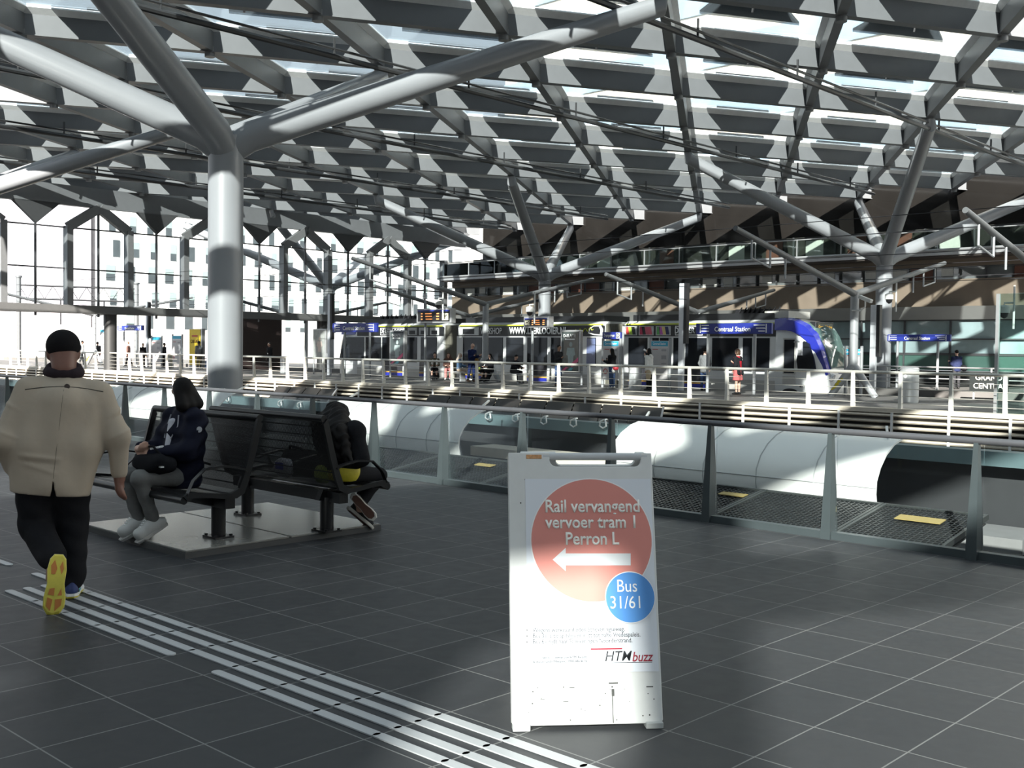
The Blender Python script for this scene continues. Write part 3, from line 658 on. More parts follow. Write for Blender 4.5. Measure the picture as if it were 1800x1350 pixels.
# ================================================================ tram, near side on the plane a = 39
AT = 39.0
def tz(px, py): b, z = on_a(px, py, AT); return b-TB0, z
TB0 = on_a(590, 640, AT)[0]; TL = on_a(1440, 640, AT)[0]-TB0; WT = 2.65
tram = thing('tram', 'long white and blue tram with black advertising band standing at the platform', 'tram', W(AT, TB0, 0), ROT)
tw = mat('tram_white', (.58, .59, .59), .3, .1, .05, 1, coat=.4); tg_ = mat('tram_grey', (.40, .39, .37), .4, .1, .06, 1); tb = mat('tram_blue', (.02, .03, .30), .25, 0, .08, 1, coat=.5)
adv = mat('advert_black', (.014, .015, .017), .35, 0, .2, 3); tgl = mat('tram_glass', (.014, .016, .02), .06, 0, .9, .9, spec=.28); yel = mat('yellow_line', (.5, .55, .05), .5)
X = lambda px, py=610: tz(px, py)[0]
ZS, ZR = -.12, 2.86      # skirt bottom, roof edge
def body_section(x0, x1, name='body'):
    mb = MB(); prof = [(0.02, ZS), (0, .3), (0, 2.3), (.10, 2.75), (.35, ZR+.06), (WT-.35, ZR+.06), (WT-.1, 2.75), (WT, 2.3), (WT, .3), (WT-.02, ZS)]
    mb.loft([[(x, y, z) for y, z in prof] for x in (x0, x1)]); return mb.build(name, tw, tram)
g1a, g1b, g2a, g2b = X(780), X(803), X(1062), X(1095)
body_section(X(624), g1a); body_section(g1b, g2a); body_section(g2b, X(1363))
for q0, q1 in ((g1a, g1b), (g2a, g2b)):
    mb = MB(); n = 14
    for i in range(n): x = q0+(q1-q0)*(i+.5)/n; mb.box((x, WT/2, 1.35), ((q1-q0)/n*.6, WT-.2, 2.9))
    mb.box(((q0+q1)/2, WT/2, 1.3), (q1-q0, WT-.3, 2.8)); mb.build('gangway_bellows', mat('bellows', (.13, .125, .10), .7, 0, .2, 3), tram)
def side(name, m, pts, th=.03, y=-.012, parent=tram):
    mb = MB(); mb.prism([(x, y, z) for x, z in pts], (0, th, 0)); return mb.build(name, m, parent)
def rect(name, m, p0, p1, z0, z1, y=-.012, parent=tram, th=.03): return side(name, m, [(X(p0), z0), (X(p1), z0), (X(p1), z1), (X(p0), z1)], th, y, parent)
for p0, p1 in ((628, 780), (803, 1062), (1095, 1363)):
    rect('lower_panel', tg_, p0, p1, ZS, .42, -.01); rect('advert_band', adv, p0, p1, 2.22, 2.72, -.015); rect('yellow_line', yel, p0+4, p1-4, 2.74, 2.80, .02, th=.05)
    mb = MB(); mb.box(((X(p0)+X(p1))/2, WT/2, ZR+.2), (X(p1)-X(p0)-.6, WT-.7, .28)); mb.build('roof_housing', adv, tram)
# glazing (left px, right px) and white posts between
for p0, p1 in ((612, 640), (643, 670), (672, 690), (692, 712), (716, 733), (740, 768), (814, 847), (850, 884), (890, 920), (927, 962), (969, 985), (1032, 1048), (1105, 1138), (1142, 1158), (1160, 1180), (1184, 1197), (1205, 1244), (1252, 1298), (1306, 1322), (1327, 1353)):
    rect('window', tgl, p0, p1, .78, 2.16, -.02)
for p0, p1 in ((672, 708), (738, 770), (815, 848), (928, 962), (1106, 1140), (1202, 1246)):
    rect('door', mat('door_dark', (.03, .03, .035), .15, spec=.7), p0, p1, .05, .80, -.02); rect('door_sill', tb, p0, p1, ZS, .18, -.025); rect('sill_line', mat('amber_line', (.6, .33, .05), .5), p0, p1, .18, .24, -.028)
for p0, p1 in ((1032, 1047),): rect('blue_blind', mat('blue_window', (.12, .15, .27), .1), p0, p1, .8, 2.12, -.035)
# advert pictures and lettering
pic_w = mat('picture_paper', (.45, .46, .46), .6, 0, .5, 5)
for i, p in enumerate((725, 745, 764)):
    f = rect('advert_picture', pic_w, p-8, p+8, 2.27, 2.68, -.03); rect('picture_motif', adv, p-5, p+5, 2.32, 2.52, -.04, f)
f = rect('advert_picture', mat('picture_grey', (.55, .56, .56), .6), 806, 842, 2.27, 2.68, -.03); rect('picture_motif', adv, 814, 834, 2.33, 2.60, -.04, f)
mb = MB(); cx, cz = X(824), 2.47
cols = [((.6, .62, .6), (.5, .05, .05), (.35, .5, .05), (.02, .02, .02)), ((.5, .04, .1), (.02, .02, .02), (.55, .1, .15), (.6, .1, .15)), ((.1, .35, .1), (.45, .1, .4), (.65, .5, .2), (.02, .02, .1))]
for p, cc in zip((1107, 1136, 1166), cols):
    f = rect('advert_picture', pic_w, p-13, p+13, 2.27, 2.68, -.03); x0, x1 = X(p-11), X(p+11); w = (x1-x0)/4
    for k, c in enumerate(cc): side('picture_stripe', mat('stripe_%d%d%d' % tuple(int(v*99) for v in c), c, .5), [(x0+k*w+.0, 2.30), (x0+k*w+w, 2.30), (x0+k*w+w-(.08 if k else 0), 2.65), (x0+k*w-(.08 if k else 0), 2.65)], .01, -.04, f)
f = rect('advert_frame', letter_white, 669, 711, 2.27, 2.68, -.03); rect('advert_field', adv, 670, 710, 2.30, 2.65, -.04, f)
def tt(s, px, z, size, m, sx=1., bold=.02, y=-.052, shear=0, par=tram): return text(s, size, m, 'lettering', par, (X(px), y, z), (PI/2, 0, 0), 'CENTER', bold, .004, shear, sx)
tt('DE LEERLOOIER', 690, 2.47, .34, letter_white, .86)
f = rect('advert_frame', letter_white, 1187, 1235, 2.27, 2.68, -.03); rect('advert_field', adv, 1188, 1234, 2.30, 2.65, -.04, f); tt('DE LEER', 1204, 2.47, .36, letter_white, .8)
tt('WEBSHOP', 864, 2.47, .46, letter_white, .72, 0.); tt('WWW.LEERLOOIER.NL', 946, 2.47, .46, letter_white, .80, .035)
mb = MB(); pts = [(X(1010)+.09*i, -.04, 2.45+.09*math.sin(i*1.9)+.01*i) for i in range(14)]; mb.tube(pts, .022, 6); mb.build('yellow_script', yel, tram)
f = side('car_picture', letter_white, [(X(1034), 2.36), (X(1037), 2.6), (X(1044), 2.72), (X(1056), 2.74), (X(1060), 2.55), (X(1060), 2.26), (X(1044), 2.28)], .03, -.035); side('car_shape', adv, [(X(1036), 2.4), (X(1038), 2.58), (X(1044), 2.68), (X(1053), 2.68), (X(1056), 2.5), (X(1055), 2.32), (X(1045), 2.34)], .01, -.045, f)
# roof gear
for p0, p1 in ((650, 715), (1278, 1345)):
    mb = MB()
    for i in range(9):
        x = X(p0)+(X(p1)-X(p0))*i/8; mb.box((x, 1.3, ZR+.42), (.3, .9, .22)); mb.tube([(x, .8, ZR+.3), (x+.2, .8, ZR+.6)], .03, 6)
    mb.bar((X(p0), .8, ZR+.3), (X(p1), .8, ZR+.3), .12); mb.build('roof_resistors', black, tram)
mb = MB(); mb.box((X(1355), 1.3, ZR+.28), (1.1, 1.8, .28)); mb.build('roof_box', mat('roof_box', (.45, .44, .41), .6), tram)
# front cab, lofted towards +x, narrowing to the nose
xc = X(1363); CK = .58
ST = [(0, 0, 2.92, ZS), (.8, .0, 2.92, ZS), (1.5, .03, 2.86, ZS), (2.2, .10, 2.66, ZS), (2.8, .22, 2.30, ZS), (3.25, .36, 1.75, ZS-.0), (3.55, .5, 1.05, ZS), (3.78, .66, .88, ZS+.02), (3.92, .85, .55, ZS+.08), (3.96, 1.0, .2, ZS+.14)]
mb = MB(); rings = []
for x, ins, zt, zb in ST:
    y0, y1 = ins, WT-ins; r = min(.3, (zt-zb)*.25)
    rings.append([(xc+CK*x, y0+.02, zb), (xc+CK*x, y0, zb+.3*(zt-zb)), (xc+CK*x, y0+.01, zt-r), (xc+CK*x, y0+r*.5, zt-r*.3), (xc+CK*x, y0+r*1.3, zt), (xc+CK*x, y1-r*1.3, zt), (xc+CK*x, y1-r*.5, zt-r*.3), (xc+CK*x, y1-.01, zt-r), (xc+CK*x, y1, zb+.3*(zt-zb)), (xc+CK*x, y1-.02, zb)])
mb.loft(rings); cab = mb.build('cab', tw, tram, smooth=50)
# blue arch: sweeps along the roof edge and down the corner
def edge(k, y_off=0, z_off=0): x, ins, zt, zb = ST[k]; return x, ins, zt
arch = [(-.02, -.02, 2.90, .42), (.8, -.02, 2.90, .42), (1.5, .01, 2.83, .42), (2.2, .07, 2.62, .40), (2.8, .18, 2.24, .36), (3.22, .31, 1.68, .30), (3.5, .44, 1.05, .26), (3.62, .52, .7, .2)]
mb = MB(); rings = []
for i, (x, y, z, w) in enumerate(arch):
    j = min(i+1, len(arch)-1); k = max(i-1, 0); d = Vector((arch[j][0]-arch[k][0], 0, arch[j][2]-arch[k][2])).normalized(); nn = Vector((d.z, 0, -d.x)) if True else 0
    p = Vector((xc+CK*x, y, z)); q = p+nn*-0+Vector((-d.z*-w, 0, 0)) if False else p-Vector((-d.z, 0, d.x))*w
    rings.append([(p.x, p.y-.05, p.z+.02), (p.x+.03, p.y+.30, p.z+.09), (q.x, q.y+.25, q.z), (q.x, q.y-.05-.02, q.z)])
mb.loft(rings); mb.build('blue_arch', tb, tram, smooth=60)
mb = MB(); ws = []
for x, ins, zt in ((1.95, .34, 2.78), (2.35, .38, 2.60), (2.85, .46, 2.25), (3.3, .56, 1.70), (3.62, .68, 1.0)): ws.append([(xc+CK*x+.05, ins, zt+.0), (xc+CK*x+.16, WT/2, zt+.06), (xc+CK*x+.05, WT-ins, zt+.0), (xc+CK*x-.0, WT-ins, zt-.06), (xc+CK*x-.0, ins, zt-.06)])
mb.loft(ws); mb.build('windscreen', mat('windscreen', (.10, .16, .15), .05, 0, .9, .9, spec=.9), tram, smooth=60)
mb = MB(); mb.box((xc+CK*2.3, WT/2, 2.62), (.28, 1.5, .42)); d_ = mb.build('destination_box', black, tram, bevel=.03); mb = MB(); mb.box((xc+CK*2.56, WT/2, 2.62), (.02, 1.25, .3)); mb.build('display', mat('display_dark', (.03, .028, .01), .2), d_)
o = text('Centraal Station', .17, mat('amber_led', (.9, .5, .05), .5, emit=.5), 'lettering', d_, (xc+CK*2.58, WT/2, 2.63), (PI/2, 0, PI/2), depth=.004)
side('cab_window', tgl, [(xc+CK*1.75, .86), (xc+CK*1.62, 1.3), (xc+CK*1.8, 1.8), (xc+CK*2.15, 2.05), (xc+CK*2.5, 1.95), (xc+CK*2.9, 1.3), (xc+CK*3.05, .9)], .12, .02); 
rect('cab_door', tgl, 1379, 1397, .75, 2.1, -.03); rect('door_frame', tg_, 1377, 1399, .70, 2.16, -.02); rect('cab_step', tg_, 1377, 1399, .3, .62, -.02)
mb = MB(); mb.tube([(xc+CK*1.5, -.02, 2.0), (xc+CK*1.9, -.3, 2.05), (xc+CK*2.2, -.36, 2.0)], .035, 8); mb.box((xc+CK*2.25, -.36, 1.72), (.16, .1, .5)); mb.build('mirror', tw, tram)
for y in (.62, WT-.62):
    mb = MB(); mb.tube([(xc+CK*3.72, y, .62), (xc+CK*3.9, y+.02, .58)], [.16, .14], 16); mb.build('headlight', mat('headlight', (.7, .72, .75), .1, .5), tram, smooth=True)
side('bogie_vent', black, [(X(1390)+.33*math.cos(a), .0+.13*math.sin(a)) for a in np.linspace(0, 2*PI, 20)[:-1]], .03, -.02)
tt('4052', 1412, .22, .12, black, y=-.03); o = text('HTM', .15, black, 'lettering', tram, (xc+CK*3.96, WT/2, .33), (PI/2, 0, PI/2), depth=.004)
o = text('Randstad', .13, mat('logo_blue', (.03, .05, .2), .5), 'lettering', tram, (xc+CK*3.83, WT/2, .78), (R(70), 0, PI/2), depth=.004)
# rear cab, simple mirror with a sloped end
mb = MB(); rings = []; xr = X(624)
for x, ins, zt in ((0, 0, 2.9), (-.7, .04, 2.85), (-1.3, .14, 2.6), (-1.75, .3, 2.1), (-2.0, .45, 1.3), (-2.1, .6, .6)):
    rings.append([(xr+x, ins, ZS), (xr+x, ins, .4), (xr+x, ins, zt-.3), (xr+x, ins+.3, zt), (xr+x, WT-ins-.3, zt), (xr+x, WT-ins, zt-.3), (xr+x, WT-ins, .4), (xr+x, WT-ins, ZS)])
mb.loft(rings); mb.build('rear_cab', tw, tram, smooth=50)
side('rear_blue', tb, [(xr+.02, 2.3), (xr+.02, 2.82), (xr-.7, 2.76), (xr-1.25, 2.5), (xr-1.3, 2.3)], .2, -.02); side('rear_window', tgl, [(xr-.2, .8), (xr-.2, 2.15), (xr-1.1, 2.15), (xr-1.5, .8)], .3, -.01)
for px in (660, 770, 830, 960, 1120, 1240, 1340):
    mb = MB(); mb.tube([(X(px), .25, -.03), (X(px), .4, -.03)], .25, 20); mb.build('wheel', dark, tram)

# ================================================================ overhead-line masts with V arms
mast_m = mat('mast_grey', (.30, .31, .32), .4, .2, .08, 3); arm_m = mat('arm_grey', (.13, .135, .14), .45, .2); lamp_black = black
hz = mat('hazard_yellow', (.55, .45, .02), .6)
def mast(px, a, label, ztop=3.75, arm=8.1, rise=1.62, splay=True, both=True, r=.15):
    b = bx(px, a); t = thing('overhead_line_mast', label, 'mast', W(a, b, 0), ROT, 'overhead line masts')
    zb = 1.0 if splay else 0
    mb = MB(); mb.tube([(0, 0, zb), (0, 0, ztop)], r, 20); mb.build('pole', mast_m, t, smooth=True)
    if splay:
        for s in (-1, 1):
            mb = MB(); mb.tube([(0, 0, 1.15), (s*.75, s*.25, 0)], [r, r*.8], 16); l = mb.build('leg', mast_m, t, smooth=True)
            if s < 0:
                mb = MB()
                for k in range(4): z = .3+k*.1; mb.bar((s*.75*(1-z/1.15)-.12, s*.25*(1-z/1.15)-r*.86, z-.05), (s*.75*(1-z/1.15)+.08, s*.25*(1-z/1.15)-r*.86, z+.07), .045)
                mb.build('hazard_stripes', hz, l)
    for s in ((-1, 1) if both else (-1,)):
        mb = MB(); mb.tube([(0, s*.02, ztop-.03), (0, s*arm, ztop+rise)], [.125, .085], 14); am = mb.build('arm', arm_m, t, smooth=True)
        for k, (y, l) in enumerate(((.62, .75), (.74, .65), (.88, .65))): z = ztop+rise*y; mb = MB(); mb.tube([(0, s*arm*y, z), (0, s*arm*y, z-l)], .035, 8); mb.build('drop_rod', mast_m, am)
        mb = MB(); mb.tube([(0, s*arm*.74, ztop+rise*.74-.65), (0, s*arm*.88, ztop+rise*.88-.65)], .03, 6); mb.build('cross_rod', mast_m, am)
    return t
mast(853, 36.6, 'pale mast with two long arms beside the black-clad seated people')
mast(1500, 36.6, 'pale mast with camera and hazard stripes in front of the tram nose')
mast(166, 36.6, 'mast with two arms at far left, behind the walking man')
mast(1712+150, 36.6, 'mast out of frame at right, its left arm dipping in', splay=False)
mast(1225, 42.7, 'mast behind the tram whose arms show above the tram front', 3.45, 7, 1.35, False, r=.12)
mast(825, 42.7, 'mast behind the tram whose arms show left of the board with the left clock', 3.45, 7, 1.35, False, r=.12)
mast(538, 42.7, 'mast near the poster case left of the tram rear', 3.45, 7, 1.35, False, r=.12)
for a, z in ((34.2, 4.35), (31.0, 5.2), (40.4, 4.5), (44.3, 4.6)):
    mb = MB(); mb.tube([W(a, -100, z), W(a, 70, z)], .014, 5); mb.tube([W(a, -100, z+.5), W(a, 70, z+.5)], .012, 5); o = mb.build('contact_wire', black, kind='structure')
# lattice portal at far left
t = thing('line_portal', 'dark lattice gantry on two grey poles at the far left', 'gantry', W(33, 0, 0), ROT)
pb0, pz0 = on_a(33, 488, 33); pb1, pz1 = on_a(240, 500, 40)
for b, a, zt in ((pb0, 0, pz0), (pb1, 7, pz1)):
    mb = MB(); mb.tube([(b, a, 0), (b, a, zt)], .17, 16); mb.cyl((b, a, zt), .24, .16, 12); mb.build('pole', arm_m, t, smooth=True)
mb = MB(); q0, q1 = Vector((pb0, 0, pz0-.55)), Vector((pb1, 7, pz1-.35)); mb.tube([q0, q1], .07, 8); mb.tube([q0-Vector((0, 0, 1)), q1-Vector((0, 0, 1))], .07, 8)
for k in range(14): p = q0.lerp(q1, k/14); q = q0.lerp(q1, (k+1)/14); mb.tube([p-Vector((0, 0, k % 2)), q-Vector((0, 0, (k+1) % 2))], .025, 5)
mb.build('truss', black, t)
for k in (.35, .72):
    mb = MB(); p = q0.lerp(q1, k); mb.tube([p-Vector((0, 0, 1)), p-Vector((0, 0, 2.9))], .06, 8); mb.build('drop_rod', black, t)

# ================================================================ station signs, boards, info panels, lamps
def station_sign(px0, px1, py0, py1, a, label, leg0, leg1, txt=True, ang=0):
    b0, z1 = on_a(px0, py0, a); b1, _ = on_a(px1, py0, a); z0 = on_a((px0+px1)/2, py1+ (0), a)[1]; z1 = on_a((px0+px1)/2, py0, a)[1]; w = b1-b0; h = z1-z0
    t = thing('station_sign', label, 'sign', W(a, (b0+b1)/2, 0), ROT, 'station name signs')
    mb = MB(); mb.box((0, 0, (z0+z1)/2), (w, .14, h)); mb.build('board', blue_sign, t, bevel=.02)
    for q in (-1, 1):
        mb = MB(); mb.box((q*w*.435, -.075, (z0+z1)/2), (.035, .02, h*.8))
        for k in range(3): ww = w*(.1 if q < 0 else .14-.03*k); mb.box((q*(w*.435-ww/2-.06), -.075, z1-h*(.2+.27*k)), (ww, .02, h*.08))
        mb.box((q*(w*.435-.06), -.073, (z0+z1)/2), (.1, .012, .02)); mb.build('route_list', letter_white, t)
    if txt: text('Centraal Station', h*.62, letter_white, 'lettering', t, (0, -.085, z0+h*.42), bold=.012, depth=.01, sx=.95)
    for px in (leg0, leg1):
        x = bx(px, a)-(b0+b1)/2; mb = MB(); mb.tube([(x, .0, 0), (x, 0, z0+.05)], .06, 12); mb.build('post', mast_m, t, smooth=True); 
    return t
station_sign(1225, 1358, 568, 587, 35.2, 'blue Centraal Station sign in front of the right half of the tram', 1244, 1326)
station_sign(1557, 1672, 588, 600, 48.5, 'blue Centraal Station sign right of the grey column, over the far platform', 1577, 1648)
station_sign(586, 664, 568, 584, 35.6, 'blue Centraal Station sign at the tram rear, left', 606, 650)
station_sign(208, 252, 572, 581, 36.4, 'small Centraal Station sign at far left among info cases', 218, 240)
led = mat('orange_led', (.95, .33, .10), .5, emit=.7); clockf = mat('clock_face', (.62, .58, .45), .5)
def dep_board(px0, px1, py0, py1, a, label, clock_right, twist, mast_px):
    b0, _ = on_a(px0, py0, a); b1, _ = on_a(px1, py0, a); z1 = on_a((px0+px1)/2, py0, a)[1]; z0 = on_a((px0+px1)/2, py1, a)[1]; w = b1-b0; h = z1-z0
    t = thing('departure_board', label, 'board', W(a, (b0+b1)/2, 0), ROT+twist, 'departure boards')
    mb = MB(); mb.box((0, .16, (z0+z1)/2), (w+.12, .34, h+.1)); mb.build('case', alu, t, bevel=.02)
    mb = MB(); mb.box((0, -.02, (z0+z1)/2-.03), (w*.96, .02, h*.82)); s = mb.build('screen', black, t)
    mb = MB(); mb.box((0, -.03, z1-.06), (w*.96, .02, h*.12)); mb.build('header', blue_sign, t)
    cx = w*.36 if clock_right else -w*.36; tx = -w*.1 if clock_right else w*.12
    for k in range(3):
        mb = MB(); z = z1-h*(.33+.22*k)
        for x, l in ((-.24, .05), (-.05+.01*k, .20), (.22, .08)): mb.box((tx+x*w*1.05, -.035, z), (w*l, .012, h*.09))
        mb.build('led_line', led, s)
    mb = MB(); mb.box((cx, -.035, z0+h*.42), (w*.19, .012, h*.56)); c = mb.build('clock', clockf, t)
    mb = MB(); mb.bar((cx, -.05, z0+h*.42), (cx+.12, -.05, z0+h*.58), .025); mb.bar((cx, -.05, z0+h*.42), (cx-.06, -.05, z0+h*.5), .025); mb.build('hands', black, c)
    x = bx(mast_px, a)-(b0+b1)/2; mb = MB(); mb.tube([(x, .3, 0), (x, .3, z1+.45)], .06, 10); mb.build('pole', mast_m, t, smooth=True)
dep_board(737, 789, 544, 566, 34.6, 'departure board with orange lines and a clock on its right end', True, R(6), 742)
dep_board(921, 964, 558, 574, 35.4, 'departure board with orange lines and a clock on its left end', False, R(-4), 926)
teal = mat('teal_header', (.03, .33, .50), .5); paper = mat('timetable_paper', (.46, .44, .44), .6, 0, .06, 3); red_ink = mat('red_print', (.4, .08, .08), .6)
def info_panel(px0, px1, py0, py1, a, label, header=None, txt=True):
    b0, _ = on_a(px0, py0, a); b1, _ = on_a(px1, py0, a); z1 = on_a((px0+px1)/2, py0, a)[1]; z0 = max(.25, on_a((px0+px1)/2, py1, a)[1]); w = b1-b0
    t = thing('info_case', label, 'info panel', W(a, (b0+b1)/2, 0), ROT, 'timetable cases')
    mb = MB(); mb.box((0, 0, (z0+z1)/2), (w, .1, z1-z0)); c = mb.build('case', alu, t)
    mb = MB(); mb.box((0, -.055, (z0+z1)/2-.12), (w*.88, .02, z1-z0-.34)); p = mb.build('timetable', paper, t)
    mb = MB(); mb.box((0, -.055, z1-.12), (w*.9, .02, .2)); mb.build('header', teal, t)
    if txt: text('Centraal Station', .13, letter_white, 'lettering', t, (0, -.068, z1-.12), bold=.01, sx=.75)
    mb = MB(); H = z1-z0
    for k, (x, z, ww, hh) in enumerate(((-.22, .78, .3, .02), (.25, .76, .26, .05), (.25, .58, .26, .1), (.25, .42, .26, .03), (.25, .3, .26, .03))): mb.box((x*w, -.068, z0+z*H), (ww*w, .006, hh*H), mi=1 if k == 0 else 0)
    mb.tube([(-.3*w+.1*math.cos(q), -.068, z0+.22*H+.1*math.sin(q)) for q in np.linspace(0, 2*PI, 13)], .02, 5, 1); mb.build('print', [mat('grey_print', (.3, .29, .3), .6), red_ink], p)
    for s in (-1, 1): mb = MB(); mb.tube([(s*w*.53, 0, 0), (s*w*.53, 0, z1+.1)], .06, 12); mb.build('post', mast_m, t, smooth=True)
    return t
q = info_panel(1061, 1090, 599, 668, 35.6, 'timetable case under the Tramperron D sign', None)
b0, _ = on_a(1060, 590, 35.6); b1, _ = on_a(1092, 590, 35.6); w = b1-b0
t = thing('platform_letter_sign', 'blue Tramperron D sign on two posts above the timetable case', 'sign', W(35.6, (b0+b1)/2, 0), ROT); zc = on_a(1075, 590, 35.6)[1]
mb = MB(); mb.box((0, .02, zc), (w, .1, .3)); mb.build('board', blue_sign, t); mb = MB(); mb.box((w*.36, -.04, zc), (w*.2, .02, .24)); mb.build('letter_field', letter_white, t)
text('Tramperron', .2, letter_white, 'lettering', t, (-w*.13, -.04, zc), bold=.01, sx=.58); text('D', .24, black, 'lettering', t, (w*.36, -.056, zc), bold=.02)
for s in (-1, 1): mb = MB(); mb.tube([(s*w*.54, .08, 0), (s*w*.54, .08, zc+.15)], .05, 10); mb.build('post', mast_m, t, smooth=True)
info_panel(1145, 1177, 599, 668, 35.4, 'timetable case behind the woman in the white jacket')
info_panel(1488, 1514, 613, 668, 37.4, 'timetable case between the striped mast and grey column')
info_panel(267, 284, 592, 640, 37, 'timetable case left of the bin at the far left platform', txt=False)
info_panel(304, 320, 590, 640, 37, 'timetable case next to the yellow advert', txt=False)
info_panel(177, 190, 579, 632, 38, 'tall grey info case at far left beside a dark pillar', txt=False)
pd = mat('poster_dark', (.05, .065, .065), .25, 0, .4, 3, coat=.6); pinkm = mat('poster_pink', (.6, .08, .2), .4); cyanm = mat('poster_cyan', (.1, .4, .5), .4); figm = mat('poster_figure', (.35, .42, .42), .5, 0, .3, 6)
def poster_case(px0, px1, py0, py1, a, label, dark_=True):
    b0, _ = on_a(px0, py0, a); b1, _ = on_a(px1, py0, a); z1 = on_a((px0+px1)/2, py0, a)[1]; z0 = on_a((px0+px1)/2, py1, a)[1]; w = b1-b0; h = z1-z0
    t = thing('poster_case', label, 'poster case', W(a, (b0+b1)/2, 0), ROT, 'lit poster cases')
    mb = MB(); mb.box((0, .1, (z0+z1)/2), (w, .22, h)); mb.build('case', alu, t, bevel=.03)
    mb = MB(); mb.box((0, -.02, (z0+z1)/2), (w*.86, .02, h*.92)); p = mb.build('poster', pd if dark_ else mat('poster_grey', (.28, .29, .28), .4, 0, .5, 4), t)
    # a generic standing player: head, torso, legs
    mb = MB(); cx = w*.05; zz = z0+h*.42
    mb.prism([(cx+.09*math.cos(k), -.035, zz+h*.24+.11*math.sin(k)) for k in np.linspace(0, 2*PI, 14)[:-1]], (0, .01, 0))
    mb.prism([(cx-.2, -.035, zz+h*.16), (cx+.2, -.035, zz+h*.16), (cx+.27, -.035, zz), (cx+.17, -.035, zz-.05), (cx+.14, -.035, zz-h*.2), (cx-.14, -.035, zz-h*.2), (cx-.17, -.035, zz-.05), (cx-.27, -.035, zz)], (0, .01, 0)); mb.build('figure', figm if dark_ else mat('poster_beige', (.5, .42, .38), .5), p)
    if dark_:
        text('D-SLAITE', h*.10, letter_white, 'lettering', p, (-.02, -.04, z1-h*.14), bold=.03, sx=.95); mb = MB(); mb.box((0, -.036, z1-h*.22), (w*.5, .01, h*.03)); mb.build('caption_bar', letter_white, p)
        mb = MB(); mb.prism([(w*.05, -.036, z0+h*.2), (w*.43, -.036, z0+h*.36), (w*.43, -.036, z0+h*.26), (w*.1, -.036, z0+h*.12)], (0, .01, 0)); mb.prism([(-w*.4, -.036, z0+h*.05), (-w*.2, -.036, z0+h*.13), (-w*.08, -.036, z0+h*.13), (-w*.25, -.036, z0+h*.05)], (0, .01, 0)); mb.build('pink_stripe', pinkm, p)
        mb = MB(); mb.prism([(-w*.1, -.036, z0+h*.05), (w*.05, -.036, z0+h*.12), (w*.2, -.036, z0+h*.12), (w*.1, -.036, z0+h*.05)], (0, .01, 0)); mb.build('cyan_stripe', cyanm, p)
    for s in (-1, 1): mb = MB(); mb.tube([(s*w*.53, .1, 0), (s*w*.53, .1, z0+.3)], .05, 10); mb.build('post', mast_m, t, smooth=True)
poster_case(986, 1020, 580, 655, 36.8, 'dark D-SLAITE poster case beside the man with a yellow bag')
poster_case(685, 711, 581, 642, 36.8, 'dark D-SLAITE poster case in front of the rear tram half')
poster_case(550, 573, 578, 630, 37, 'pale poster case left of the tram rear end', False)
# yellow advert
t_b0, _ = on_a(334, 580, 37.2); t_b1, _ = on_a(354, 580, 37.2); z1 = on_a(344, 578, 37.2)[1]; w = t_b1-t_b0
t = thing('advert_pillar', 'tall yellow CARAMEL advert at the far left platform', 'advert', W(37.2, (t_b0+t_b1)/2, 0), ROT)
mb = MB(); mb.box((0, .12, z1/2), (w*1.1, .25, z1)); mb.build('case', alu, t); mb = MB(); mb.box((-.05, -.02, z1/2+.1), (w*.95, .03, z1*.9)); p = mb.build('advert_sheet', mat('advert_yellow', (.75, .52, .02), .5), t)
text('CARAMEL', .32, mat('brown_ink', (.12, .05, .01), .6), 'lettering', p, (-.05, -.045, z1*.68), bold=.02, sx=.75)
mb = MB(); mb.box((-.05, -.045, z1*.82), (w*.5, .01, .12)); mb.build('caption_bar', mat('red_dot', (.5, .08, .03), .5), p)
# tall lamp pillars with black backs
def lamp_pillar(px, py0, a, label):
    b, z1 = on_a(px, py0, a); t = thing('lamp_pillar', label, 'lamp', W(a, b, 0), ROT, 'slim lamp pillars')
    mb = MB(); mb.box((0, 0, z1/2), (.22, .16, z1)); mb.build('mast', mat('pillar_alu', (.55, .57, .60), .35, .4), t, bevel=.02)
    mb = MB(); mb.box((.17, .05, z1-z1*.28), (.13, .2, z1*.56)); mb.build('lamp_housing', black, t)
lamp_pillar(1200, 498, 35.6, 'tall slim lamp pillar with black back, middle of the tram'); lamp_pillar(1537, 536, 37.5, 'slim lamp pillar left of the big column at right'); lamp_pillar(580, 516, 36, 'tall lamp pillar at the tram rear, left'); lamp_pillar(259, 531, 36.6, 'lamp pillar at far left beside a timetable case')
# bins
def litter_bin(px, py, a, h, r, label):
    b = bx(px, a); t = thing('litter_bin', label, 'bin', W(a, b, 0), ROT, 'round steel litter bins')
    mb = MB(); mb.tube([(0, 0, 0), (0, 0, h)], r, 28); mb.build('drum', mat('bin_steel', (.50, .51, .51), .35, .4, .08, 8), t, smooth=True)
    mb = MB(); mb.tube([(0, 0, h), (0, 0, h+.05)], [r*1.05, r*.9], 28); mb.build('lid', alu, t, smooth=True)
    mb = MB(); mb.tube([(0, -r-.005, h*.78), (0, -r+.05, h*.78)], .06, 12); mb.build('ashtray', white, t)
litter_bin(1117, 675, 35.2, .92, .26, 'steel litter bin left of the woman in the white jacket'); litter_bin(1599, 700, 34.2, 1.1, .30, 'large pale litter bin near the railing at right'); litter_bin(500, 655, 36, .95, .24, 'litter bin right of the thick column'); litter_bin(297, 640, 36, .95, .24, 'litter bin between the two far left timetable cases')
